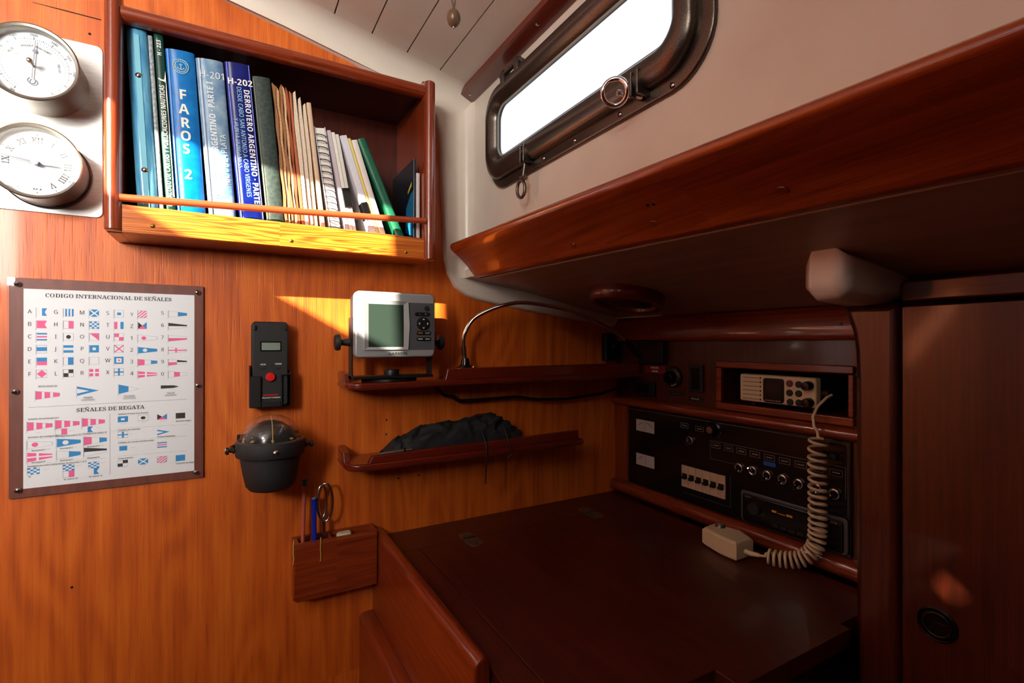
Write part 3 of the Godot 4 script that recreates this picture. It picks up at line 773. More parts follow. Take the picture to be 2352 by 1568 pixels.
func books() -> void:
	var z0 := 0.082
	# blue plastic binder with two rivets
	var t := book("ring_binder", "tall glossy light blue plastic binder with two rivets, leftmost on the bookshelf", -0.1200, 0.0262, 0.3030, 0.0543, z0, 0.15)
	var bp := mottled(71, 0.02, col(58, 130, 178), col(118, 184, 212), 0.12, 0.12, 0.0, 0.0, 8)
	bound(t, 0.0262, 0.303, 0.15, bp, M.paper, 0.007)
	part(t, "spine_label", mb().span(Vector3(0.0095, 0.02, -0.0004), Vector3(0.0165, 0.285, 0.0006), 0.0003), mat(col(120, 188, 208), 0.12))
	for y in [0.085, 0.225]:
		part(t, "rivet", mb().lathe([Vector2(0, 0.0022), Vector2(0.003, 0.0017), Vector2(0.0045, 0.0)], 16, y_to_z(Vector3(0.013, y, 0.0))), M.steel)
	t = book("pamphlet", "thin worn grey pamphlet between blue binder and dark green spine", -0.0920, 0.0055, 0.29, 0.058, z0 - 0.002, 0.15)
	bound(t, 0.0055, 0.29, 0.15, mottled(72, 0.02, col(90, 100, 108), col(180, 184, 182), 0.08, 0.4), M.paper, 0.001)
	# H-223
	t = book("book", "thin dark green catalogue with torn spine marked H - 223", -0.0834, 0.0118, 0.301, 0.062, z0, 0.15)
	bound(t, 0.0118, 0.301, 0.15, mottled(73, 0.05, col(14, 52, 46), col(26, 72, 62), 0.1, 0.25), M.paper, 0.002)
	var tm := mb()
	up_text(tm, "H - 223", 0.0052, 0.0058, 0.262, 0.0001, bold)
	up_text(tm, "CATALOGO DE CARTAS Y PUBLICACIONES NAUTICAS", 0.0062, 0.0058, 0.035, 0.0001, bold, false, 0.86)
	part(t, "lettering", tm, M.white)
	part(t, "tear", mb().prism(P2([0.002, 0.2285, 0.006, 0.2265, 0.0095, 0.2265, 0.0117, 0.24, 0.0117, 0.222, 0.009, 0.224, 0.005, 0.2245, 0.002, 0.2265]), 0, 1, -0.001, 0.0004), M.paper)
	part(t, "worn_edge", mb().prism(P2([0.0098, 0.05, 0.0112, 0.09, 0.0105, 0.13, 0.0114, 0.17, 0.0104, 0.2, 0.0112, 0.222, 0.0119, 0.222, 0.0119, 0.05]), 0, 1, -0.002, 0.0002).prism(P2([0.0, 0.296, 0.003, 0.298, 0.0118, 0.296, 0.0118, 0.3013, 0, 0.3013]), 0, 1, -0.003, 0.0003), M.paper)
	# FAROS 2
	t = book("book", "bright blue book titled FAROS 2 with round white seal", -0.0705, 0.0380, 0.277, 0.0620, z0, 0.15)
	bound(t, 0.0380, 0.277, 0.15, mottled(74, 0.015, col(4, 96, 172), col(12, 124, 196), 0.2, 0.14), M.paper, 0.005)
	tm = mb()
	for q in [["F", 0.209], ["A", 0.187], ["R", 0.166], ["O", 0.146], ["S", 0.126], ["2", 0.087]]:
		tm.add_text(q[0], 0.0150, at(Vector3(0.0192, q[1], 0.0)), bold, 0.0006)
	part(t, "lettering", tm, mat(col(222, 222, 206), 0.5))
	var sm := mb()
	for q in [[0.0102, 0.0005], [0.0072, 0.0004]]:
		var l := []
		for k in 40:
			l.append(Vector3(0.0192 + q[0] * cos(TAU * k / 40), 0.252 + q[0] * 1.05 * sin(TAU * k / 40), 0.0002))
		sm.tube(l, q[1], 6, true)
	for k in 22:
		var a := TAU * k / 22
		sm.box(Vector3.ZERO, Vector3(0.0006, 0.0016, 0.0006), 0, Transform3D(Basis(Vector3.BACK, a), Vector3(0.0192 - 0.0087 * sin(a), 0.252 + 0.0087 * 1.05 * cos(a), 0.0002)))
	# anchor and rope inside the seal
	sm.box(Vector3(0.0192, 0.252, 0.0002), Vector3(0.0009, 0.0085, 0.0006)).box(Vector3(0.0192, 0.2545, 0.0002), Vector3(0.0045, 0.0008, 0.0006))
	var an := []
	for k in 9:
		var a := PI + PI * k / 8
		an.append(Vector3(0.0192 + 0.0042 * cos(a), 0.2505 + 0.0032 * sin(a), 0.0002))
	sm.tube(an, 0.0006, 6)
	part(t, "seal", sm, mat(col(176, 208, 206), 0.5))
	part(t, "plastic_edge", mb().tube([Vector3(0.0035, 0.0, -0.0018), Vector3(0.0035, 0.276, -0.0018)], 0.0015, 8), mat(col(120, 150, 214), 0.1))
	# H-201
	t = book("book", "faded pale blue book marked H-201, PARTE I", -0.0277, 0.0375, 0.274, 0.0749, z0, 0.15)
	bound(t, 0.0375, 0.274, 0.15, mottled(75, 0.012, col(84, 122, 164), col(150, 176, 190), 0.16, 0.14), M.paper, 0.005)
	tm = mb().add_text("H-201", 0.0098, at(Vector3(0.0215, 0.249, 0.0)), sans, 0.0006)
	up_text(tm, "DERROTERO ARGENTINO · PARTE I", 0.0085, 0.0165, 0.056, 0.0, bold, false, 0.95)
	up_text(tm, "RIO DE LA PLATA", 0.0076, 0.0288, 0.078, -0.0004, sans, false, 1.0)
	part(t, "lettering", tm, mat(col(218, 222, 224), 0.5))
	part(t, "plastic_edge", mb().tube([Vector3(0.0045, 0.0, -0.0014), Vector3(0.0045, 0.273, -0.0014)], 0.0018, 8), mat(col(176, 192, 212), 0.1))
	# H-202
	t = book("book", "deep navy book marked H-202, DERROTERO ARGENTINO PARTE II", 0.0152, 0.036, 0.279, 0.0876, z0, 0.15)
	bound(t, 0.036, 0.279, 0.15, mottled(76, 0.02, col(8, 22, 92), col(14, 34, 116), 0.2, 0.14), M.paper, 0.004)
	tm = mb().add_text("H-202", 0.0098, at(Vector3(0.0195, 0.248, 0.0)), bold, 0.0006)
	up_text(tm, "DERROTERO ARGENTINO · PARTE II", 0.0082, 0.0278, 0.238, -0.0002, bold, true, 1.04)
	part(t, "lettering", tm, mat(col(226, 228, 232), 0.5))
	tm = mb()
	up_text(tm, "DESDE CABO SAN ANTONIO A CABO VIRGENES", 0.0062, 0.0170, 0.241, -0.0002, sans, true, 0.98)
	up_text(tm, "Y PUNTA DUNGENESS", 0.0062, 0.0085, 0.190, -0.0006, sans, true, 0.95)
	part(t, "subtitle", tm, mat(col(150, 204, 232), 0.5))
	part(t, "plastic_edge", mb().tube([Vector3(0.003, 0.0, -0.0014), Vector3(0.003, 0.278, -0.0014)], 0.0012, 8).tube([Vector3(0.0345, 0.0, -0.0016), Vector3(0.0345, 0.278, -0.0016)], 0.0009, 8), mat(col(110, 120, 220), 0.1))
	# dark green cloth book
	t = book("book", "worn blackish green cloth book right of the navy H-202", 0.0553, 0.0262, 0.266, 0.093, z0, 0.15)
	bound(t, 0.0262, 0.266, 0.15, mottled(77, 0.03, col(26, 40, 38), col(58, 74, 66), 0.12, 0.6), M.paper, 0.003)
	part(t, "faded_band", mb().span(Vector3(0.0005, 0.03, -0.0035), Vector3(0.0022, 0.262, -0.0003)), mat(col(110, 116, 100), 0.7))
	# ragged brown papers
	t = book("paper_sheaf", "ragged sheaf of yellowed papers in a torn brown folder", 0.0828, 0.0245, 0.262, 0.088, z0, 0.15)
	for k in 5:
		var x0 := 0.0005 + k * 0.0048
		var pr := PackedVector2Array()
		for i in 15:
			pr.append(Vector2(x0 + 0.0009 * sin(i * 1.7 + k * 2.1), 0.262 * i / 14.0 - (0.004 * (k % 3) if i == 14 else 0.0)))
		for i in 15:
			var j := 14 - i
			pr.append(Vector2(x0 + 0.0040 + 0.0008 * sin(j * 1.9 + k), 0.262 * j / 14.0 - (0.006 * ((k + 1) % 3) if j == 14 else 0.0)))
		part(t, "sheaf" if k % 2 == 0 else "folder_leaf", mb().prism(pr, 0, 1, -0.14, 0.0 - 0.002 * (k % 2), 0.0003), [M.brown, mottled(80 + k, 0.03, col(178, 126, 80), col(214, 176, 130), 0.05, 0.8), M.brown, mottled(85 + k, 0.03, col(196, 146, 98), col(226, 192, 150), 0.05, 0.8), mat(col(150, 76, 44), 0.8)][k])
	t = book("paper_sheaf", "crumpled cream papers in an orange-brown wrapper, middle of the bookshelf", 0.1090, 0.0272, 0.256, 0.094, z0, 0.15)
	part(t, "wrapper", mb().prism(P2([0.0, 0, 0.004, 0, 0.0045, 0.1, 0.0032, 0.18, 0.004, 0.25, 0.0005, 0.254, -0.0004, 0.15]), 0, 1, -0.14, 0.001, 0.0003), mat(col(178, 96, 58), 0.75))
	var cm := mottled(90, 0.03, col(206, 184, 158), col(226, 212, 192), 0.06, 0.75)
	for k in 3:
		var x0 := 0.0046 + k * 0.0076
		part(t, "sheaf", mb().prism(P2([x0, 0, x0 + 0.0072, 0, x0 + 0.0066, 0.08, x0 + 0.0072, 0.15, x0 + 0.006, 0.256 - k * 0.008, x0 + 0.002, 0.252 - k * 0.008, x0 - 0.0006, 0.2, x0 + 0.0006, 0.12]), 0, 1, -0.14, -0.003 * k, 0.0003), cm)
	t = book("booklet", "thin beige booklet left of the spiral notebook", 0.1410, 0.0068, 0.242, 0.113, z0, 0.14)
	bound(t, 0.0068, 0.242, 0.14, mat(col(206, 178, 148), 0.6), M.paper, 0.001)
	# spiral notebook
	t = book("spiral_notebook", "spiral bound notebook with dark wire coil", 0.1562, 0.0188, 0.204, 0.148, z0, 0.14)
	part(t, "pages", mb().span(Vector3(0.002, 0, -0.14), Vector3(0.0168, 0.204, -0.006)), M.paper)
	part(t, "cover", mb().span(Vector3(0.0, 0, -0.14), Vector3(0.0015, 0.205, -0.004)).span(Vector3(0.0172, 0, -0.14), Vector3(0.0187, 0.205, -0.004)), mat(col(206, 206, 214), 0.5))
	var co := []
	for k in 18 * 12 + 1:
		var a := TAU * k / 12.0
		co.append(Vector3(0.0094 + 0.0086 * cos(a), 0.006 + 0.192 * k / (18.0 * 12.0), -0.006 + 0.0075 * sin(a)))
	part(t, "wire_coil", mb().tube(co, 0.0009, 6), mat(col(40, 42, 60), 0.4))
	# booklets gathered with black binding combs
	var clip: Material = M.blackg
	t = book("booklet", "white stapled booklet with a black clip low on its spine", 0.1835, 0.0200, 0.205, 0.184, z0, 0.14)
	for k in 3:
		part(t, "pages", mb().span(Vector3(0.0004 + k * 0.0065, 0, -0.14), Vector3(0.0063 + k * 0.0065, 0.203 - 0.003 * k, -0.001 * k), 0.0004), [mat(col(196, 184, 190), 0.7), M.paper, mat(col(220, 216, 206), 0.7)][k])
	part(t, "clip", mb().span(Vector3(0.006, 0.068, -0.02), Vector3(0.0205, 0.102, 0.002), 0.001), clip)
	t = book("booklet", "lilac-white booklet with a glossy black clip", 0.2300, 0.0118, 0.205, 0.315, z0, 0.14)
	part(t, "pages", mb().span(Vector3(0, 0, -0.14), Vector3(0.0118, 0.204, 0), 0.0006), mottled(92, 0.03, col(206, 204, 216), col(228, 228, 234), 0.05, 0.6))
	part(t, "clip", mb().span(Vector3(-0.0001, 0.052, -0.02), Vector3(0.0119, 0.084, 0.0018), 0.001), clip)
	t = book("booklet", "thin yellow booklet among the leaning white ones", 0.2430, 0.0052, 0.202, 0.315, z0 - 0.001, 0.14)
	bound(t, 0.0052, 0.202, 0.14, mat(col(226, 204, 110), 0.6), M.paper, 0.001)
	t = book("booklet", "white booklet leaning between the yellow one and the green folder", 0.2490, 0.0102, 0.2, 0.315, z0 - 0.001, 0.14)
	bound(t, 0.0102, 0.2, 0.14, mat(col(226, 216, 208), 0.6), M.paper, 0.001)
	t = book("folder", "bright green folder leaning steeply to the left", 0.2820, 0.0160, 0.212, 0.425, z0 - 0.002, 0.14)
	bound(t, 0.0160, 0.212, 0.14, mottled(93, 0.02, col(10, 84, 58), col(18, 104, 72), 0.1, 0.45), M.paper, 0.004)
	t = book("booklet", "dark booklet with blue sea picture on its cover near the right end", 0.3030, 0.0045, 0.177, 0.0, z0 + 0.002, 0.14)
	bound(t, 0.0045, 0.177, 0.14, mottled(94, 0.02, col(8, 16, 26), col(18, 34, 50), 0.08, 0.2), M.paper, 0.001)
	part(t, "cover_picture", mb().prism(P2([-0.05, 0.045, -0.002, 0.03, -0.002, 0.118, -0.02, 0.112, -0.045, 0.092]), 2, 1, -0.0003, 0.0002), mottled(95, 0.03, col(10, 76, 130), col(60, 150, 190), 0.04, 0.2))
	part(t, "cover_title", mb().prism(P2([-0.034, 0.118, -0.012, 0.128, -0.012, 0.136, -0.034, 0.124]), 2, 1, -0.0004, 0.0002), mat(col(206, 190, 60), 0.5))
	t = book("booklet", "white booklet standing against the right end of the bookshelf", 0.3092, 0.0072, 0.152, 0.0, z0, 0.14)
	bound(t, 0.0072, 0.152, 0.14, mat(col(224, 216, 214), 0.5), M.paper, 0.001)

# ---------------------------------------------------------------- barometer, clock
func gauge_case(t: Node3D, c: Vector2, r: float, d: float, z0: float) -> void:
	pa(t, "case", mb().lathe([Vector2(r - 0.001, 0.0), Vector2(r - 0.001, d - 0.006), Vector2(r, d - 0.004), Vector2(r + 0.0008, d - 0.001), Vector2(r - 0.001, d), Vector2(r - 0.004, d - 0.001), Vector2(r - 0.005, d - 0.005), Vector2(r - 0.005, d - 0.016)], 64, y_to_z(Vector3(c.x, c.y, z0))), M.case)
	pa(t, "dial", mb().lathe([Vector2(0.0, d - 0.0152), Vector2(r - 0.005, d - 0.0152)], 48, y_to_z(Vector3(c.x, c.y, z0))), M.dial)
	pa(t, "glass", mb().lathe([Vector2(0.0, d - 0.003), Vector2(r - 0.0045, d - 0.003)], 48, y_to_z(Vector3(c.x, c.y, z0))), M.glass)
func tick(m: MB, c: Vector3, a: float, r0: float, r1: float, w: float) -> void:
	m.box(Vector3(0, (r0 + r1) * 0.5, 0), Vector3(w, r1 - r0, 0.0003), 0, Transform3D(Basis(Vector3.BACK, -a), c))
func round_text(m: MB, s: String, cap: float, c: Vector3, a: float, r: float, f: Font) -> void:
	m.add_text(s, cap, Transform3D(Basis(Vector3.BACK, -a), c + Vector3(sin(a), cos(a), 0) * r), f, 0.0003)

func gauges() -> void:
	var pl := thing("mounting_plate", "brushed steel plate with rounded corners under barometer and clock", "plate", Vector3(-0.2435, 0.195, 0.0))
	pa(pl, "plate", mb(0).prism(rr(-0.2435, 0.3295, 0.137, 0.269, 0.009), 0, 1, 0.0, 0.0025, 0.0006), M.plate)
	var c := Vector2(-0.2432, 0.3915)
	var t := thing("barometer", "round steel barometer with white dial, above the clock", "barometer", Vector3(c.x, c.y, 0.0025))
	gauge_case(t, c, 0.0528, 0.064, 0.0025)
	var zc := 0.0025 + 0.064 - 0.0150
	var cc := Vector3(c.x, c.y, zc)
	var m := mb()
	for k in 101:
		var a := deg_to_rad(-150.0 + 3.0 * k)
		var big := k % 10 == 0
		tick(m, cc, a, 0.0375, 0.0415 if big else (0.0398 if k % 5 == 0 else 0.039), 0.0006 if big else (0.0004 if k % 5 == 0 else 0.00016))
		if k % 2 == 0: tick(m, cc, a, 0.0335, 0.0348, 0.00016)
	for k in 11:
		round_text(m, str(980 + 10 * k), 0.0027, cc, deg_to_rad(-150.0 + 30.0 * k), 0.0442, sans)
	round_text(m, "PLUIE", 0.0018, cc, deg_to_rad(-55), 0.0295, sans)
	round_text(m, "VARIABLE", 0.0018, cc, deg_to_rad(-15), 0.0285, sans)
	round_text(m, "BEAU TEMPS", 0.0018, cc, deg_to_rad(22), 0.0275, sans)
	round_text(m, "TRES SEC", 0.0018, cc, deg_to_rad(82), 0.0275, sans)
	pa(t, "scale", m, M.ink)
	var hd := mb()
	var hx := Transform3D(Basis(Vector3.BACK, -deg_to_rad(4)), cc + Vector3(0, 0, 0.003))
	hd.prism(P2([-0.0004, -0.018, 0.0004, -0.018, 0.0005, 0.019, 0.0026, 0.0195, 0.0004, 0.025, 0.0002, 0.036, -0.0002, 0.036, -0.0004, 0.025, -0.0026, 0.0195, -0.0005, 0.019]), 0, 1, 0, 0.0006, 0, hx)
	var cr := []
	for k in 20:
		var a := deg_to_rad(120 + 300.0 * k / 19)
		cr.append(hx * Vector3(0.0042 * cos(a), -0.0222 + 0.0042 * sin(a), 0.0003))
	hd.tube(cr, 0.0006, 6)
	pa(t, "hand", hd, mat(col(112, 112, 128), 0.35, 0.5))
	var sx := Transform3D(Basis(Vector3.BACK, deg_to_rad(58)), cc + Vector3(0, 0, 0.0125))
	pa(t, "set_hand", mb().prism(P2([-0.00025, -0.004, 0.00025, -0.004, 0.0003, 0.025, 0.0016, 0.0255, 0.0002, 0.030, 0.00015, 0.046, -0.00015, 0.046, -0.0002, 0.030, -0.0016, 0.0255, -0.0003, 0.025]), 0, 1, 0, 0.0005, 0, sx), mat(col(216, 204, 190), 0.25, 0.8))
	pa(t, "knob", mb().lathe([Vector2(0, 0.022), Vector2(0.002, 0.0215), Vector2(0.0032, 0.0195), Vector2(0.0032, 0.0165), Vector2(0.0014, 0.0155), Vector2(0.0014, 0.0)], 16, y_to_z(cc)), mat(col(150, 128, 112), 0.3, 0.9))
	# clock
	c = Vector2(-0.2405, 0.2550)
	t = thing("clock", "round steel clock with Roman numerals, below the barometer", "clock", Vector3(c.x, c.y, 0.0025))
	pa(t, "base_ring", mb().lathe([Vector2(0.0538, 0.0), Vector2(0.0538, 0.006), Vector2(0.052, 0.008)], 64, y_to_z(Vector3(c.x, c.y, 0.0025))), M.black)
	gauge_case(t, c, 0.0522, 0.060, 0.0025)
	zc = 0.0025 + 0.060 - 0.0150
	cc = Vector3(c.x, c.y, zc)
	m = mb()
	var rom := ["XII", "I", "II", "III", "IV", "V", "VI", "VII", "VIII", "IX", "X", "XI"]
	for k in 12:
		round_text(m, rom[k] if k != 4 else "IIII", 0.0072, cc, TAU * k / 12, 0.0330, serif_thin)
		tick(m, cc, TAU * k / 12, 0.0405, 0.0420, 0.0008)
	for k in 60:
		if k % 5: tick(m, cc, TAU * k / 60, 0.0409, 0.0415, 0.0002)
	m.box(cc + Vector3(0, 0.0138, 0), Vector3(0.0105, 0.0002, 0.0003))
	pa(t, "numerals", m, M.ink)
	var gm := mat(col(128, 138, 150), 0.3, 0.6)
	for q in [[86.0, 0.021, 0.0022, 0.0068, "hour_hand"], [92.0, 0.030, 0.0015, 0.0078, "minute_hand"]]:
		pa(t, q[4], mb().prism(P2([-q[2], -0.004, q[2], -0.004, q[2] * 0.8, q[1] * 0.75, 0.0003, q[1], -0.0003, q[1], -q[2] * 0.8, q[1] * 0.75]), 0, 1, 0, 0.0006, 0, Transform3D(Basis(Vector3.BACK, -deg_to_rad(q[0])), cc + Vector3(0, 0, q[3] - 0.003))), gm)
	pa(t, "second_hand", mb().prism(P2([-0.0006, -0.006, 0.0006, -0.006, 0.0003, 0.040, -0.0003, 0.040]), 0, 1, 0, 0.0005, 0, Transform3D(Basis(Vector3.BACK, deg_to_rad(82)), cc + Vector3(0, 0, 0.008))), mat(col(120, 104, 128), 0.4))
	pa(t, "hub", mb().lathe([Vector2(0.0032, 0.0), Vector2(0.0032, 0.0095), Vector2(0.0042, 0.0098), Vector2(0.0040, 0.0112), Vector2(0, 0.0114)], 18, y_to_z(cc)), gm)

# ---------------------------------------------------------------- code flag chart
var CI: Image
const PXM := 5.0       # chart pixels per millimetre
func fp(pts: Array, c: Color) -> void:       # filled polygon, millimetres
	var p := PackedVector2Array()
	for i in range(0, pts.size(), 2):
		p.append(Vector2(pts[i], pts[i + 1]) * PXM)
	var y0 := 1e9
	var y1 := -1e9
	for q in p:
		y0 = min(y0, q.y); y1 = max(y1, q.y)
	for y in range(int(floor(y0)), int(ceil(y1)) + 1):
		var xs := []
		for i in p.size():
			var a := p[i]
			var b := p[(i + 1) % p.size()]
			if (a.y <= y + 0.5) != (b.y <= y + 0.5):
				xs.append(a.x + (y + 0.5 - a.y) / (b.y - a.y) * (b.x - a.x))
		xs.sort()
		for i in range(0, xs.size() - 1, 2):
			CI.fill_rect(Rect2i(int(round(xs[i])), y, int(round(xs[i + 1])) - int(round(xs[i])), 1), c)
func fr_(x: float, y: float, w: float, h: float, c: Color) -> void:
	fp([x, y, x + w, y, x + w, y + h, x, y + h], c)
func ln(x0: float, y0: float, x1: float, y1: float, w: float, c: Color) -> void:
	var d := Vector2(x1 - x0, y1 - y0).normalized().orthogonal() * w * 0.5
	fp([x0 + d.x, y0 + d.y, x1 + d.x, y1 + d.y, x1 - d.x, y1 - d.y, x0 - d.x, y0 - d.y], c)
func out_(pts: Array) -> void:
	for i in range(0, pts.size(), 2):
		var j := (i + 2) % pts.size()
		ln(pts[i], pts[i + 1], pts[j], pts[j + 1], 0.22, Color(0.45, 0.5, 0.6))
func el(cx: float, cy: float, rx: float, ry: float, c: Color) -> void:
	var p := []
	for k in 24:
		p.append_array([cx + rx * cos(TAU * k / 24), cy + ry * sin(TAU * k / 24)])
	fp(p, c)
# one signal flag by its letter, in the box x y w h
func flag(k: String, x: float, y: float, w: float, h: float) -> void:
	var B := col(20, 140, 208)
	var R := col(240, 96, 152)
	var K := col(30, 32, 36)
	var W := col(240, 242, 246)
	var b := [x, y, x + w, y, x + w, y + h, x, y + h]
	var tail := [x, y, x + w, y, x + w * 0.78, y + h * 0.5, x + w, y + h, x, y + h]
	var pen := [x, y, x + w, y + h * 0.3, x + w, y + h * 0.7, x, y + h]
	match k:
		"A": fp([x + w * 0.5, y, x + w, y, x + w * 0.78, y + h * 0.5, x + w, y + h, x + w * 0.5, y + h], B)
		"B": fp(tail, R)
		"C":
			fr_(x, y, w, h * 0.2, B); fr_(x, y + h * 0.8, w, h * 0.2, B); fr_(x, y + h * 0.4, w, h * 0.2, R)
		"D": fr_(x, y + h * 0.25, w, h * 0.5, B); out_(b)
		"E": fr_(x, y, w, h * 0.5, B); fr_(x, y + h * 0.5, w, h * 0.5, R)
		"F": fp([x + w * 0.5, y, x + w, y + h * 0.5, x + w * 0.5, y + h, x, y + h * 0.5], R); out_(b)
		"G":
			for i in 3: fr_(x + w * (0.17 + 0.33 * i), y, w * 0.17, h, B)
			out_(b)
		"H": fr_(x + w * 0.5, y, w * 0.5, h, R); out_(b)
		"I": el(x + w * 0.5, y + h * 0.5, w * 0.24, h * 0.26, K); out_(b)
		"J": fr_(x, y, w, h * 0.33, B); fr_(x, y + h * 0.67, w, h * 0.33, B)
		"K": fr_(x + w * 0.45, y, w * 0.55, h, B); out_(b)
		"L": fr_(x + w * 0.5, y, w * 0.5, h * 0.5, K); fr_(x, y + h * 0.5, w * 0.5, h * 0.5, K); out_(b)
		"M": fp(b, B); ln(x, y, x + w, y + h, 1.7, W); ln(x + w, y, x, y + h, 1.7, W)
		"N":
			for i in 4:
				for j in 4:
					if (i + j) % 2 == 0: fr_(x + w * i * 0.25, y + h * j * 0.25, w * 0.25, h * 0.25, B)
			out_(b)
		"O": fp([x, y, x + w, y, x + w, y + h], R); out_(b)
		"P": fp(b, B); fr_(x + w * 0.32, y + h * 0.32, w * 0.36, h * 0.36, W)
		"Q": out_(b)
		"R": fp(b, R); fr_(x + w * 0.4, y, w * 0.2, h, W); fr_(x, y + h * 0.4, w, h * 0.2, W)
		"S": fr_(x + w * 0.3, y + h * 0.32, w * 0.42, h * 0.38, B); out_(b)
		"T": fr_(x, y, w * 0.33, h, R); fr_(x + w * 0.66, y, w * 0.34, h, B)
		"U": fr_(x, y, w * 0.5, h * 0.5, R); fr_(x + w * 0.5, y + h * 0.5, w * 0.5, h * 0.5, R); out_(b)
		"V": ln(x, y, x + w, y + h, 1.6, R); ln(x + w, y, x, y + h, 1.6, R); out_(b)
		"W": fp(b, B); fr_(x + w * 0.2, y + h * 0.2, w * 0.6, h * 0.6, W); fr_(x + w * 0.4, y + h * 0.4, w * 0.2, h * 0.2, R)
		"X": fr_(x + w * 0.4, y, w * 0.2, h, B); fr_(x, y + h * 0.4, w, h * 0.2, B); out_(b)
		"Y":
			for i in 5:
				var f := -0.6 + 0.4 * i
				fp([x + w * clampf(f + 0.0, 0, 1), y + h * clampf(1.0 + minf(f, 0.0), 0, 1), x + w * clampf(f + 0.2, 0, 1), y + h * clampf(1.0 + minf(f + 0.2, 0.0), 0, 1), x + w * clampf(f + 1.0 + 0.2, 0, 1), y + h * clampf(f + 0.2, 0, 1), x + w * clampf(f + 1.0, 0, 1), y + h * clampf(f, 0, 1)], R)
			out_(b)
		"Z":
			fp([x, y, x + w * 0.5, y + h * 0.5, x, y + h], K); fp([x + w, y, x + w * 0.5, y + h * 0.5, x + w, y + h], B); fp([x, y + h, x + w * 0.5, y + h * 0.5, x + w, y + h], R)
		"1": out_(pen); el(x + w * 0.3, y + h * 0.5, h * 0.3, h * 0.28, R)
		"2": fp(pen, B); el(x + w * 0.36, y + h * 0.5, h * 0.28, h * 0.26, W)
		"3": fp([x, y, x + w * 0.34, y + h * 0.1, x + w * 0.34, y + h * 0.9, x, y + h], R); fp([x + w * 0.67, y + h * 0.2, x + w, y + h * 0.3, x + w, y + h * 0.7, x + w * 0.67, y + h * 0.8], B); out_(pen)
		"4": fp(pen, R); fr_(x, y + h * 0.42, w, h * 0.16, W); fr_(x + w * 0.36, y, w * 0.1, h, W)
		"5": out_(pen); fp([x + w * 0.5, y + h * 0.15, x + w, y + h * 0.3, x + w, y + h * 0.7, x + w * 0.5, y + h * 0.85], B)
		"6": out_(pen); fp([x, y, x + w, y + h * 0.3, x + w, y + h * 0.5, x, y + h * 0.5], K)
		"7": out_(pen); fp([x, y + h * 0.5, x + w, y + h * 0.5, x + w, y + h * 0.7, x, y + h], R)
		"8": out_(pen); fr_(x, y + h * 0.42, w, h * 0.16, R); fr_(x + w * 0.36, y + h * 0.1, w * 0.09, h * 0.8, R)
		"9": fp([x + w * 0.46, y + h * 0.14, x + w, y + h * 0.3, x + w, y + h * 0.5, x + w * 0.46, y + h * 0.5], K); fp([x, y + h * 0.5, x + w * 0.46, y + h * 0.5, x + w * 0.46, y + h * 0.86, x, y + h], R); out_(pen)
		"0": out_(pen); fp([x + w * 0.3, y + h * 0.09, x + w * 0.62, y + h * 0.19, x + w * 0.62, y + h * 0.81, x + w * 0.3, y + h * 0.91], R)
		"i":
			for i in 3:
				var a := 0.0 + 0.36 * i
				var e: float = [0.25, 0.6, 1.0][i]
				fp([x + w * a, y + h * 0.3 * a, x + w * e, y + h * 0.3 * e, x + w * e, y + h * (1 - 0.3 * e), x + w * a, y + h * (1 - 0.3 * a)], R)
			out_(pen)
		"p": fp([x, y, x + w, y + h * 0.5, x, y + h], B); fp([x, y + h * 0.24, x + w * 0.55, y + h * 0.5, x, y + h * 0.76], W)
		"s": fp([x, y, x + w * 0.48, y + h * 0.22, x + w * 0.48, y + h * 0.78, x, y + h], B); out_([x, y, x + w, y + h * 0.5, x, y + h])
		"t": fp([x, y + h * 0.25, x + w * 0.7, y + h * 0.3, x + w, y + h * 0.5, x + w * 0.7, y + h * 0.7, x, y + h * 0.75], K)
		"b": fp(b, B)
		"k": fp(b, K)
	if w > 25.0 or (y < 145.0 and h > 9.0): ln(x - 0.6, y - 1.0, x - 0.6, y + h + 3.0, 0.9, Color(0.74, 0.77, 0.8))

